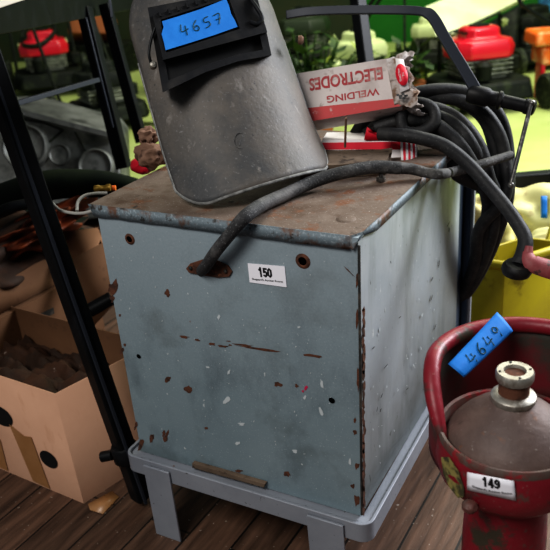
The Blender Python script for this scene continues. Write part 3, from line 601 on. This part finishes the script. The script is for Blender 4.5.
# tape across the rim
tc_ = [(448, 364), (497, 312), (513, 331), (464, 377)]
ka = coll(math.radians(135), ch(2.2)); dT = (ka-CP).dot(Fw)-.014
ang = [P(x, y, dT) for x, y in tc_]
dA = (coll(math.radians(160), .05)-CP).dot(Fw)-.0125; dB = (coll(math.radians(120), .052)-CP).dot(Fw)-.0125
ta_, tb_, tc2, td_ = P(448, 364, dA), P(497, 312, dB), P(513, 331, dB-.004), P(464, 377.5, dA-.004)
def tapef(u, v): return ta_.lerp(tb_, u).lerp(td_.lerp(tc2, u), v)+(-Fw)*(.0045*math.sin(v*math.pi))+(-Fw)*(.001*math.sin(u*math.pi)+.0007*noise.noise(V((u*5, v*3, 0))))
b = B(); b.grid(tapef, 24, 8); tpo = obj('lot_tape', b, 'tape', fl, solid=.0005)
scrawl('handwritten_number', '4649', lambda u, v: tapef(.20+.68*u, .80-.55*v)-Fw*.0008, tpo, .00065)
# sticker + scuff on bowl
def bowlpt(x, y, ex=.0): # ray to cylinder of radius R1*1.02
    r = ray(x, y); o = CP-fc0; R = R1*1.025+ex
    a = r.x**2+r.y**2; bb = 2*(o.x*r.x+o.y*r.y); c = o.x**2+o.y**2-R*R; t = (-bb-math.sqrt(bb*bb-4*a*c))/(2*a); return CP+r*t
s4 = [(467, 472), (514, 481), (516, 501), (467, 490)]
def sf(u, v, ex): 
    x = (s4[0][0]*(1-u)+s4[1][0]*u)*(1-v)+(s4[3][0]*(1-u)+s4[2][0]*u)*v; y = (s4[0][1]*(1-u)+s4[1][1]*u)*(1-v)+(s4[3][1]*(1-u)+s4[2][1]*u)*v
    return bowlpt(x, y, ex)
b = B(); b.grid(lambda u, v: sf(u, v, .001), 12, 3); sk = obj('lot_label', b, 'paper', fl, solid=.0003)
ca = sf(.5, .36, .0022); r_ = sf(.9, .36, 0)-sf(.1, .36, 0); u_ = sf(.5, 0, 0)-sf(.5, 1, 0)
def wrap(o):
    off = ROOT[o.name]
    for v in o.data.vertices:
        p = v.co+off; d = V((p.x-fc0.x, p.y-fc0.y, 0)); k = (R1*1.025+.0019)/d.length; v.co = V((fc0.x+d.x*k, fc0.y+d.y*k, p.z))-off
wrap(digits('printed_number', '149', ca, r_, u_, u_.length*.44, r_.length*.47, 'print', sk))
wrap(text('printed_line', "Sheppard's Auction Rooms", sf(.5, .80, .0022), r_, u_, u_.length*.11, 'print', sk, weight=.01, width=r_.length*1.08))
b = B(); b.mi = 0
pts = [(441, 457), (449, 457), (458, 470), (464, 487), (464, 497), (458, 498), (449, 487), (443, 474)]
vs = [b.v(bowlpt(x, y, .0006)) for x, y in pts]; b.f(vs); obj('olive_scuff', b, 'olive', fl)
b = B(); b.blob(bowlpt(470, 503, 0)+V((0, 0, 0))-V((0, 0, .004)), (.008, .008, .007), 2, .2, 3, 3); obj('weld_lug', b, 'redrim', fl)

# ------------------------------------------------------------------ BLACK FOLDING TABLE (left)
t = thing('folding_table', (-.4, .3, 0), 'black framed folding table with cream top, its leaning leg standing beside the cardboard box', 'table')
TZ = .80
ea, eb = on(2, TZ, -40, 22), on(2, TZ, 136, -37)
tdir = (eb-ea).normalized(); tper = V((-tdir.y, tdir.x, 0))
b = B(); b.ext([ea-tdir*.1, eb, eb+tper*.5, ea-tdir*.1+tper*.5], (0, 0, .014)); obj('tabletop', b, 'tabletop', t, bevel=.002)
dE0, dE1 = (ea-CP).dot(Fw), (eb-CP).dot(Fw); al, ar = P(-40, 43, dE0), P(136, 9, dE1)
b = B(); b.hexa([al+tper*.004, ar+tper*.004, ar+tper*.024, al+tper*.024], [ea+tper*.004, eb+tper*.004, eb+tper*.024, ea+tper*.024]); obj('apron', b, 'blk', t, bevel=.002)
def seg(name, x0, y0, d0, x1, y1, d1, w, tk, m):
    b = B(); p, q = P(x0, y0, d0), P(x1, y1, d1); b.bar(p, q, w, tk, up=(0.3, -1, .2)); return obj(name, b, m, t, bevel=.002)
base = on(2, 0.0, 143, 503)
b = B(); q = P(-21, 30, 1.0); b.bar(base+V((0, 0, .012)), q, .029, .029, up=(1, -.3, 0)); obj('leg', b, 'blk', t, bevel=.003)
b = B(); b.bar(base+(q-base)*.02+V((.02, -.012, 0)), base+(q-base)*.93+V((.012, -.012, 0)), .004, .006, up=(1, -.3, 0)); obj('leg_channel', b, 'blkg', t)
b = B(); cc_ = base+(q-base)*.135
b.lathe([(.0195, -.016), (.022, -.012), (.022, .012), (.0195, .016)], cc_, (q-base), 16); b.tube([cc_+V((-.02, -.01, -.004)), cc_+V((-.038, -.018, -.008))], .009, 12, smooth=0); obj('leg_clamp', b, 'blk', t, bevel=.001)
seg('rear_leg', 84, 8, 1.75, 124, 168, 1.83, .030, .030, 'blk')
seg('rear_leg_highlight', 85.5, 17, 1.735, 113, 128, 1.79, .006, .006, 'blkg')  # slate strip painting the blue-grey highlight along the leg
seg('rear_leg', 105, 4, 1.85, 142, 142, 1.93, .026, .026, 'blk')
b = B(); b.bar(P(14, 104, 1.5), P(97, 80, 1.74), .017, .010, up=Up); obj('crossbar', b, 'blkg', t, bevel=.001)
seg('hook', 109, -4, 1.3, 112, 18, 1.3, .005, .003, 'blkg')
b = B(); b.tube([P(-8, 216, 1.42), P(12, 207, 1.42), P(40, 202, 1.44)], .0105, 10); obj('lower_rail', b, 'blk', t)
b = B(); b.tube([P(76, 318, 1.5), P(112, 298, 1.5)], .014, 10, smooth=0); obj('lower_rail', b, 'blk', t)

# ------------------------------------------------------------------ CARDBOARD BOX (front)
bx = thing('cardboard_box', (-.3, .1, 0), 'open tan cardboard box with round hand holes and packing tape at the lower left', 'box')
c0 = on(2, 0, 84, 503); dl = (on(2, 0, 0, 468)-c0).normalized(); dr = (on(2, 0, 123, 478)-c0).normalized()
HB = onplane(c0, V((Fw.x, Fw.y, 0)).normalized(), 58, 393).z
tl = (onplane(c0+V((-.012, 0, HB)), V((0, 0, 1)), 55, 394))
Lw, Dw = .42, .20
fA = c0; fB = c0+dl*Lw; fC = fB+dr*Dw; fD = c0+dr*Dw
tA = V((tl.x, tl.y, HB)); tB = onplane(tA, V((0, 0, 1)), -15, 375); tB = tA+dl*Lw; tDd = dr; tD = tA+tDd*Dw; tC = tB+tDd*Dw
b = B()
def wall(a, bb, c, d): b.f([b.v(a), b.v(bb), b.v(c), b.v(d)])
for k_, (p, q2, r2, s2) in enumerate(((fA, fB, tB, tA), (fD, fA, tA, tD), (fB, fC, tC, tB), (fC, fD, tD, tC), (fA, fD, fC, fB))): b.mi = 1 if k_ > 1 else 0; wall(p, q2, r2, s2)  # dark card on far walls and base paints the shade inside the box
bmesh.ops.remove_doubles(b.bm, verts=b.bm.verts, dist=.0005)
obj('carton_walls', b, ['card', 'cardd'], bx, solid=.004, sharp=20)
nfr = (tA-fA).cross(fB-fA).normalized()
if nfr.dot(Fw) > 0: nfr = -nfr
def FB(x, y, e=.003): return onplane(fA+nfr*e, nfr, x, y)
for hx, hy, rx, ry in ((48.5, 459.5, 8.5, 8.5), (1, 416, 11, 10)):
    b = B(); b.f([b.v(FB(hx+rx*math.cos(i*math.pi/12)+.3*ry*math.sin(i*math.pi/12), hy+ry*math.sin(i*math.pi/12)+.3*rx*math.cos(i*math.pi/12), .0026)) for i in range(24)])
    h = obj('hand_hole', b, 'pit', bx)
for pts in ([(8, 424), (12, 424), (48, 489), (22, 478)], ):
    b = B(); b.f([b.v(FB(x, y, .0029)) for x, y in [(9, 424), (24, 436), (31, 437), (50, 489), (33, 481)]]); obj('packing_tape', b, 'packtape', bx)
b = B(); b.f([b.v(FB(x, y, .0029)) for x, y in [(-12, 425), (0, 440), (8, 471), (-4, 466)]]); obj('packing_tape', b, 'packtape', bx)
b = B(); b.f([b.v(on(2, .002, x, y)) for x, y in [(88, 504), (112, 491), (119, 497), (103, 514), (90, 510)]]); obj('loose_tape_end', b, 'packtape', bx, solid=.0006)
b = B(); zc = HB*.75
ct = (tA+tC)/2; b.grid(lambda u, v: tB.lerp(tA, .03+.94*u).lerp(tC.lerp(tD, .03+.94*u), .05+.9*v)+V((0, 0, -.065+.035*noise.noise(V((u*7, v*7, 0)))+.02*noise.noise(V((u*17, v*17, 4))))), 40, 30)
tag(obj('rag_pile', b, 'brownc', sharp=80), 'dark brown rags heaped inside the open tan cardboard box', 'rags')

# second box standing behind
b2t = thing('cardboard_box', (-.5, .4, 0), 'dark brown cardboard box with raised flap behind the tan box at left', 'box')
X2 = -.44
def S2(x, y): return on(0, X2, x, y)
pA, pB = S2(-30, 335), S2(93, 269)
b = B()
zt = (pA.z+pB.z)/2; ya, yb = pA.y, pB.y
za, zb_ = pA.z, pB.z
b.hexa([(X2, ya, .0), (X2, yb, .0), (X2-.32, yb, .0), (X2-.32, ya, .0)], [(X2, ya, za), (X2, yb, zb_), (X2-.32, yb, zb_), (X2-.32, ya, za)])
for f in list(b.bm.faces):
    if f.normal.z > .7 or abs(f.calc_center_median().z-(za+zb_)/2) < .01 and abs(f.normal.z) > .5: b.bm.faces.remove(f)
obj('carton_walls', b, 'cardd', b2t, solid=.004, sharp=20)
b = B(); b.f([b.v(S2(x, y)+V((-.012, 0, .004))) for x, y in [(-30, 335), (93, 269), (49, 262), (40, 266), (-30, 309)]]); obj('raised_flap', b, 'cardd', b2t, solid=.003)
b = B(); b.f([b.v(S2(x, y)+V((.004, 0, 0))) for x, y in [(24, 321), (52, 307), (53, 313), (25, 327)]]); obj('printed_block', b, 'grime', b2t)
b = B(); b.blob(S2(30, 262)+V((-.16, .05, -.03)), (.15, .22, .085), 4, .5, 2.6, 5); tag(obj('brown_rag', b, 'brownc', sharp=90), 'crumpled dark brown cloth heaped in the dark box behind the table leg', 'cloth')
b = B(); b.blob(P(28, 236, 1.62), (.13, .09, .035), 12, .55, 3.2, 5, Matrix.Rotation(-.5, 3, 'Y')@Matrix.Rotation(.6, 3, 'Z')); tag(obj('orange_cloth', b, 'orange', sharp=90), 'orange folded cloth or bag lying on the brown rags at left edge', 'cloth')
b = B(); b.f([b.v(p) for p in (P(62, 232, 1.62), P(98, 228, 1.62), P(112, 262, 1.60), P(112, 300, 1.55), P(80, 282, 1.58))]); tag(obj('cardboard_sheet', b, 'cardm', solid=.004), 'tan cardboard sheet leaning between the table leg and the blue welder', 'cardboard')
b = B(); b.f([b.v(p) for p in (P(66, 262, 1.5), P(108, 240, 1.5), P(118, 300, 1.5), P(90, 330, 1.5))]); tag(obj('cardboard_sheet', b, 'cardd', solid=.004), 'darker brown cardboard sheet in front of the tan sheet beside the welder', 'cardboard')
b = B(); b.blob(P(112, 347, 1.5), (.02, .03, .02), 2, .3, 2, 3); tag(obj('blue_bag', b, 'bluec'), 'scrap of dark blue plastic between the box and the welder', 'plastic')
b = B(); b.blob(P(20, 232, 1.75), (.14, .12, .05), 9, .4, 3, 4); tag(obj('green_cloth', b, 'dkgreen'), 'dark green cloth under the black rail at far left', 'cloth')

# dark green rolled bag, wire loop, fitting
b = B(); b.tube([P(-10, 205, 1.6), P(30, 190, 1.6), P(60, 184, 1.6), (P(100, 184, 1.6)), P(135, 190, 1.58), P(150, 196, 1.56)], [.040, .039, .036, .033, .028, .018], 16, flat=.85); tag(obj('rolled_sheet', b, 'dkgreen', sharp=80), 'dark green rolled sheet lying behind the left side of the welder lid', 'sheet')
w = thing('wire_loop', P(80, 210, 1.1), 'pale grey wire loop sticking out left of the welder lid corner', 'wire')
b = B(); b.tube([P(52, 203, 1.12), P(60, 210, 1.12), P(72, 213, 1.11), (P(84, 213, 1.1)), P(95, 210, 1.09)], .0024, 8); b.tube([P(77, 211, 1.13), P(78, 202, 1.14), P(84, 196, 1.15), (P(94, 193.5, 1.16)), P(107, 193, 1.17)], .0026, 8); obj('wire', b, 'wire', w)
b = B(); q0, q1 = P(94, 189, 1.2), P(110, 187.5, 1.2); b.lathe([(.0045, 0), (.006, .002), (.006, .008), (.0045, .010), (.0045, .018), (.006, .020), (.006, .026), (.002, .027)], q0, q1-q0, 12); bf = thing('brass_fitting', q0, 'small brass pipe fitting with orange end behind the left corner of the lid', 'fitting'); obj('fitting_body', b, 'brass', bf)
b = B(); b.lathe([(.004, 0), (.0045, .006)], P(112, 188, 1.21), Rt, 10); obj('orange_cap', b, 'mor', bf)

# ------------------------------------------------------------------ BACKGROUND
# grey engine casing
cs_ = thing('engine_casing', (-1.25, 1.35, 0), 'dull grey ribbed metal engine casing on the floor behind the table leg', 'casing')
dC = 2.55
b = B(); outl = [(-30, 112), (10, 110), (40, 114), (70, 122), (112, 134), (120, 145), (122, 215), (60, 225), (-30, 228)]
pc = [P(x, y, dC) for x, y in outl]; bkv = V((-.25, .42, 0)).normalized()*.25
b.ext(pc, bkv); bmesh.ops.triangulate(b.bm, faces=[f for f in b.bm.faces if len(f.verts) > 4]); obj('casing_body', b, 'casing', cs_, bevel=.008)
def cring(x, y, r, h, nm='round_cover'):
    b = B(); b.lathe([(r*.2, h*.7), (r*.8, h*.7), (r*.92, h), (r, h*.9), (r*1.04, 0)], P(x, y, dC), -Fw, 32); obj(nm, b, 'casing', cs_)
cring(27, 148, .075, .03); cring(97, 167, .058, .03); cring(60, 155, .035, .012)
def rib(pts, r=.006): 
    b = B(); b.tube([P(x, y, dC-.004) for x, y in pts], r, 8, smooth=0); obj('rib', b, 'mblk', cs_)
rib([(22, 119), (45, 123), (63, 130)], .004); rib([(63, 130), (48, 143)], .003); rib([(75, 132), (86, 152)], .003)
b = B(); b.bar(P(15, 111, dC-.02), P(116, 137, dC-.02), .02, .02, up=Up); obj('top_flange', b, 'casing', cs_, bevel=.002)

def mower(loc, yaw, cowl, deck, label, s=1., handle=True, kind='red', grp=None):
    t = thing('lawn_mower', loc, label, 'lawn mower', grp); R_ = Matrix.Rotation(yaw, 3, 'Z'); L0 = V(loc)
    T = lambda x, y, z: L0+R_@V((x*s, y*s, z*s))
    def prism(pts, za, zb2, k=1.): return [T(x, y, za) for x, y in pts], [T(x*k, y*k, zb2) for x, y in pts]
    dk = [(-.24, -.18), (-.15, -.23), (.15, -.23), (.25, -.15), (.25, .15), (.15, .23), (-.15, .23), (-.24, .18)]
    b = B(); b.hexa(*prism(dk, .06, .15, .92)); obj('deck', b, deck, t, bevel=.015*s)
    b = B(); b.hexa(*prism([(-.10, -.11), (.10, -.11), (.12, .0), (.10, .11), (-.10, .11)], .15, .25)); 
    for k in range(4): b.hexa(*prism([(-.12, -.13), (.11, -.13), (.13, 0), (.11, .13), (-.12, .13)], .17+.022*k, .178+.022*k))
    obj('engine_block', b, 'mgrey', t, bevel=.004*s)
    b = B(); cp = [(-.13, -.10), (-.08, -.15), (.08, -.15), (.15, -.07), (.15, .07), (.08, .15), (-.08, .15), (-.13, .10)]
    b.rings([[T(x*k, y*k, z) for x, y in cp] for k, z in ((1, .25), (1.03, .30), (.92, .335), (.62, .345), (.58, .385), (.45, .395))]); cw = obj('engine_cowl', b, cowl, t, bevel=.006*s)
    if cowl == 'mred':
        for sy in (-1, 1): b = B(); b.box(T(.0, .142*sy, .315), R_@V((.05*s, 0, 0)), R_@V((0, .012*s, 0)), V((0, 0, .010*s))); obj('pale_decal', b, 'bloom', cw)
        b = B(); b.box(T(.135, 0, .315), R_@V((.014*s, 0, 0)), R_@V((0, .05*s, 0)), V((0, 0, .010*s)))
        obj('pale_decal', b, 'bloom', cw)
        for q in (-.045, 0, .045):
            b = B(); b.box(T(q, 0, .37), R_@V((.006*s, 0, 0)), R_@V((0, .11*s, 0)), V((0, 0, .004*s))); obj('cooling_slot', b, 'mblk', cw)
    b = B(); b.lathe([(.05*s, 0), (.05*s, .006*s), (.02*s, .01*s)], T(0, 0, .395), n=20); obj('starter_cap', b, 'mblk', cw)
    b = B(); b.lathe([(.035*s, 0), (.04*s, .07*s), (.02*s, .09*s)], T(-.16, .05, .16), n=16); obj('fuel_tank', b, 'mcream' if kind != 'dark' else 'mblk', t)
    b = B(); b.box(T(.02, -.19, .20), R_@V((.05*s, 0, 0)), R_@V((0, .03*s, 0)), V((0, 0, .035*s))); obj('air_filter', b, 'mblk', t, bevel=.008*s)
    for x, y, r in ((-.22, -.23, .085), (-.22, .23, .085), (.24, -.22, .10), (.24, .22, .10)):
        sg = 1 if y > 0 else -1; b = B(); b.lathe([(r*.3*s, -.02*s), (r*.85*s, -.022*s), (r*s, -.012*s), (r*s, .012*s), (r*.85*s, .022*s), (r*.3*s, .02*s)], T(x, y+.03*sg, r), R_@V((0, 1, 0)), 28); wh = obj('wheel', b, 'tyre', t)
        b = B(); b.lathe([(.0*s, .026*s*sg), (r*.42*s, .025*s*sg), (r*.55*s, .020*s*sg)], T(x, y+.03*sg, r), R_@V((0, 1, 0)), 20, cap=False); obj('hub', b, 'mlime', wh)
    if handle:
        b = B(); b.tube([T(.22, -.2, .12), T(.55, -.2, .55), T(.75, -.2, .85), T(.78, 0, .90), T(.75, .2, .85), T(.55, .2, .55), T(.22, .2, .12)], .011*s, 8, smooth=2); obj('handle', b, 'mblk', t)
    return t
FL = lambda x, y: on(2, 0, x, y)
p = FL(476, 106); mower((p.x, p.y, 0), 2.3, 'mred', 'mblk', 'red cowled petrol mower on the pale floor behind the screw clamp', .98, False, 'dark')
p = FL(52, 92); mower((p.x, p.y, 0), 2.35, 'mred', 'mblk', 'red cowled mower in the shade seen past the left table leg', 1.0, True, 'dark')
p = FL(108, 126); mower((p.x, p.y, 0), 2.6, 'mblk', 'mblk', 'black mower with lime wheels between the table legs and the mask', .85, True, 'dark')
p = FL(360, 98); mower((p.x, p.y, 0), 1.3, 'mcream', 'mgreen', 'pale cream green mower behind the upright black post', .9, False, 'cream')
p = FL(430, 68); mower((p.x, p.y, 0), 1.9, 'mcream', 'mblk', 'small pale topped mower behind the low leafy plant', .8, True, 'dark')
p = FL(530, 66); mower((p.x, p.y, 0), 2.4, 'mblk', 'mblk', 'all black mower between the red mower and the orange machine', .9, False, 'dark')
# orange machine
p = FL(563, 96); om = thing('garden_tiller', (p.x, p.y, 0), 'bright orange garden machine with black wheel at the right edge', 'machine')
L0 = V((p.x, p.y, 0))
b = B(); b.box(L0+V((0, 0, .30)), ux*.19, uy*.10, V((0, 0, .035))); b.box(L0+V((-.02, 0, .215)), ux*.13, uy*.09, V((0, 0, .045))); obj('machine_body', b, 'mor', om, bevel=.015)
b = B(); b.box(L0-ux*.12+V((0, -.03, .10)), ux*.012, uy*.05, V((0, 0, .10))); obj('gear_case', b, 'mred', om, bevel=.01)
b = B(); b.lathe([(.05, -.03), (.12, -.03), (.15, -.012), (.15, .012), (.12, .03), (.05, .03)], L0+ux*.06-uy*.12+V((0, 0, .15)), uy+ux*.4, 28); obj('wheel', b, 'mblk', om)
b = B(); b.tube([P(517, -14, 3.3), P(520, 2, 3.3), P(527, 8, 3.35), P(540, 17, 3.4), P(562, 30, 3.5), L0+V((0, 0, .3))], .009, 8); obj('handle', b, 'blk', om)
# cream leaning panel, black bag, blue overalls cloth
cpn = thing('hinged_panel', P(470, 20, 4.1), 'pale cream tilted metal panel behind the red mower', 'panel')
b = B(); b.ext([P(425, 6, 4.0), P(455, -6, 4.2), P(535, -8, 4.3), P(496, 12, 4.1), P(455, 33, 3.9), P(436, 38, 3.9)], V((.0, .05, -.02))); obj('panel_sheet', b, 'cream', cpn, bevel=.005)
b = B(); b.tube([P(436, 38, 3.88), P(470, 26, 3.95), P(500, 12, 4.05)], .008, 8, smooth=0); obj('panel_edge', b, 'mgreen', cpn)
for q_ in (P(440, 30, 4.0), P(500, 14, 4.2)):
    b = B(); b.tube([q_, V((q_.x, q_.y, 0))], .012, 8, smooth=0); obj('panel_prop', b, 'mblk', cpn)
b = B(); b.ext([P(481, 27, 4.5), P(520, 4, 4.5), P(516, 45, 4.45), P(512, 68, 4.45), P(480, 66, 4.45)], V((0, .2, 0))); bb_ = obj('grass_bag', b, 'mblk', bevel=.03); tag(bb_, 'black fabric grass collecting bag beside the red mower', 'bag')
b = B(); b.blob(P(504, 22, 4.43), (.022, .02, .022), 3, .6, 3, 3); tag(obj('white_emblem', b, 'bloom'), 'small pale clip shape on the black grass bag', 'clip')
p = FL(541, 50); 
b = B(); b.tube([(p.x, p.y, 0), (p.x+.02, p.y, .3), (p.x, p.y, .75)], [.05, .06, .07], 14); tag(obj('rolled_tarpaulin', b, 'bluec'), 'blue rolled tarpaulin standing upright behind the orange machine', 'tarpaulin')

b = B(); q_ = FL(535, 40); b.abox((q_.x-.5, q_.y+.1, 0), (q_.x+.9, q_.y+.2, .9)); tag(obj('pale_board', b, 'cream', bevel=.004), 'pale board standing behind the blue tarpaulin', 'board')
# black trestle: post + rail
tr = thing('metal_trestle', (-.1, 1.1, 0), 'black metal trestle, upright behind the cartons and rail right of the tommy bar', 'trestle')
pt, pb = P(357, -8, 1.95), P(366, 62, 1.95); dv = (pb-pt)
kk = (0-pt.z)/dv.z
b = B(); b.bar(pt-dv*.3, pt+dv*kk, .033, .03, up=(1, -.5, 0)); obj('post', b, 'blk', tr, bevel=.003)
r0_, r1_ = P(476, 185, 1.95), P(600, 174, 2.0); b = B(); b.bar(r0_, r1_, .035, .04, up=(0, 0, 1)); obj('rail', b, 'blk', tr, bevel=.003)
pf = pt+dv*((r0_.z-pt.z)/dv.z); b = B(); b.bar(pf, r0_, .035, .04, up=(0, 0, 1)); obj('rail', b, 'blk', tr, bevel=.003)
b = B(); b.bar(r1_, (r1_.x, r1_.y, 0), .033, .03, up=(1, -.5, 0)); obj('post', b, 'blk', tr, bevel=.003)
# sacks and yellow tub
for (x, y, d, r, sd, nm) in ((524, 221, 1.92, (.13, .09, .085), 3, 'plump cream sack with blue strap under the black rail'), (490, 232, 1.84, (.065, .06, .085), 6, 'creased cream sack in the yellow tub just behind the hanging cables'), (540, 252, 1.74, (.075, .055, .045), 9, 'folded cream sack spilling over the right edge of the yellow tub')):
    b = B(); b.blob(P(x, y, d), r, sd, .38, 1.9, 5, Matrix.Rotation(-.35, 3, 'Y')); tag(obj('sack', b, 'sack', sharp=90), nm, 'sack', 'cream sacks behind the cable')
b = B(); b.grid(lambda u, v: P(541+6*u, 196+22*v, 1.80), 3, 4); tag(obj('blue_strap', b, 'tape', solid=.002), 'pale blue strap across the plump cream sack', 'strap')
ty = thing('yellow_tub', FL(500, 322), 'yellow plastic tub with dark side behind the welder and red flask', 'tub')
b = B(); z_ = .27
k0 = on(2, z_, 504, 266); kl = on(2, z_, 452, 259); kr = on(2, z_, 575, 243)
lo = lambda p: V((p.x, p.y, 0))
vl = k0-kl; vr = kr-k0
b.hexa([lo(kl), lo(k0), lo(k0)+V((vr.x, vr.y, 0)), lo(kl)+V((vr.x, vr.y, 0))], [kl, k0, k0+vr, kl+vr])
for f in list(b.bm.faces):
    if abs(f.calc_center_median().z-z_) < .003: b.bm.faces.remove(f)
obj('tub_wall', b, 'yellow', ty, solid=.008, bevel=.004)
b = B(); b.tube([kl, k0, kr], .010, 10, smooth=0); obj('tub_rim', b, 'yellow', ty)
b = B(); b.ext([P(516, 322, 1.62), P(532, 292, 1.6), P(556, 212, 1.68), P(560, 240, 1.66), P(545, 300, 1.6), P(535, 325, 1.6)], Fw*.02); obj('tub_lid', b, 'yellow', ty, bevel=.004)
b = B(); b.ext([P(462, 262, 1.50), P(503, 268, 1.50), P(503, 380, 1.64), P(462, 380, 1.64)], Fw*.02); tag(obj('tub_shade_panel', b, 'cardd'), 'dark brown sheet painting the shaded left face of the yellow tub behind the welder', 'board')  # dark sheet added for the shade on the tub's left face
b = B(); b.blob(FL(432, 402)+V((.05, .10, .03)), (.05, .04, .03), 4, .5, 3, 4); tag(obj('lime_rag', b, 'mlime'), 'lime yellow rag on the floor between welder stand and red flask', 'rag')
# plants
def plant(loc, h, n, label, seed, bl=0):
    random.seed(seed); t = thing('leafy_plant', loc, label, 'plant', 'leafy plants behind the welding mask'); L0 = V(loc)
    b = B(); b.lathe([(.07, 0), (.095, .13), (.10, .13), (.10, .15), (.085, .15)], L0, n=24); obj('plant_pot', b, 'pot', t)
    b = B()
    for i in range(n):
        a = random.uniform(0, 6.28); el = random.uniform(.2, 1.4); st_ = L0+V((random.uniform(-.03, .03), random.uniform(-.03, .03), .12)); ln = h*random.uniform(.45, 1)
        d = V((math.cos(a)*math.cos(el), math.sin(a)*math.cos(el), math.sin(el))); mid = st_+d*ln*.75; tip = mid+V((d.x, d.y, -.3))*ln*.28
        b.mi = 0; b.tube([st_, st_.lerp(mid, .5)+V((0, 0, .01)), mid], .004, 5, smooth=2)
        for k in range(3):
            c = st_.lerp(mid, .5+.25*k); dd = (V((random.uniform(-1, 1), random.uniform(-1, 1), random.uniform(-.3, .8)))).normalized(); L_ = random.uniform(.06, .11); sd = dd.cross(V((0, 0, 1))).normalized()*L_*.3
            b.mi = 0; b.f([b.v(c), b.v(c+dd*L_*.4+sd), b.v(c+dd*L_), b.v(c+dd*L_*.4-sd)])
    obj('foliage', b, 'leaf', t)
    if bl:
        for k in range(bl):
            b = B(); c = L0+V((random.uniform(-.12, .12), random.uniform(-.1, .1), h*random.uniform(.6, .95)))
            for q in range(5): a = q*1.257; b.blob(c+ux*.022*math.cos(a)+V((0, 0, .022*math.sin(a))), (.02, .012, .02), q, .1, 2, 2)
            obj('flower', b, 'bloom', t)
p = FL(316, 140); plant((p.x, p.y, 0), .5, 60, 'leafy plant with upright stems just right of the mask top', 4, 0)
p = FL(306, 74); mower((p.x, p.y, 0), .2, 'mgreen', 'mblk', 'dark green mower in front of the green wall, left of the upright post', 1.05, True, 'dark')
p = FL(405, 112); plant((p.x, p.y, 0), .30, 30, 'small low leafy plant left of the red mower', 21, 0)
p = FL(176, 92); plant((p.x, p.y, 0), .4, 40, 'leafy plant in the shade just left of the mask', 31, 0)
# terracotta pots on the left wall shelf
p = P(88, 26, 5.2); 
b = B(); b.box(P(93, 27, 5.6), Rt*.16, Fw*.1, Up*.08); tag(obj('orange_crate', b, 'pot', bevel=.01), 'dull orange crate behind the rear table legs', 'crate')
b = B(); q_ = P(93, 27, 5.6); b.abox((q_.x-.3, q_.y-.15, 0), (q_.x+.3, q_.y+.15, q_.z-.11)); tag(obj('dark_cabinet', b, 'mblk', bevel=.01), 'dark low cabinet carrying the dull orange crate', 'cabinet')
b = B(); b.tube([P(22, 40, 4.9), P(27, 22, 5.0), P(45, 16, 5.0), P(55, 30, 4.9), P(42, 44, 4.8), P(26, 46, 4.8)], .014, 8, closed=True); tag(obj('coiled_hose', b, 'mblk'), 'black hose ring hanging in the shade above the far red mower', 'hose')

# ------------------------------------------------------------------ LIGHT
w = bpy.data.worlds.new('world'); bpy.context.scene.world = w; w.use_nodes = True
w.node_tree.nodes['Background'].inputs[0].default_value = (.80, .90, 1, 1); w.node_tree.nodes['Background'].inputs[1].default_value = .13
def area(name, loc, tgt, size, power, c=(1, 1, 1), sy=None):
    l = bpy.data.lights.new(name, 'AREA'); l.energy = power; l.size = size; l.color = c
    if sy: l.shape = 'RECTANGLE'; l.size_y = sy
    o = bpy.data.objects.new(name, l); col.objects.link(o); o.location = loc; o.rotation_euler = (V(tgt)-V(loc)).to_track_quat('-Z', 'Y').to_euler()
area('key_light', (.1, -1.7, 2.3), (.15, .1, .35), .9, 37, (1, .97, .94))  # unseen key area light above and behind the camera
area('side_light', (1.7, 1.9, 1.7), (.38, .3, .4), .9, 75, (.92, .94, 1))
area('yard_light', (.3, 3.2, 2.8), (-.2, 3.4, 0), 2.2, 85, (1, 1, .82))
area('far_left_light', (-2.6, 3.4, 2.4), (-2.4, 3.2, 0), 1.5, 10, (1, 1, .8))
sc = bpy.context.scene; sc.view_settings.view_transform = 'Standard'; sc.view_settings.look = 'High Contrast'; sc.view_settings.exposure = 0.12
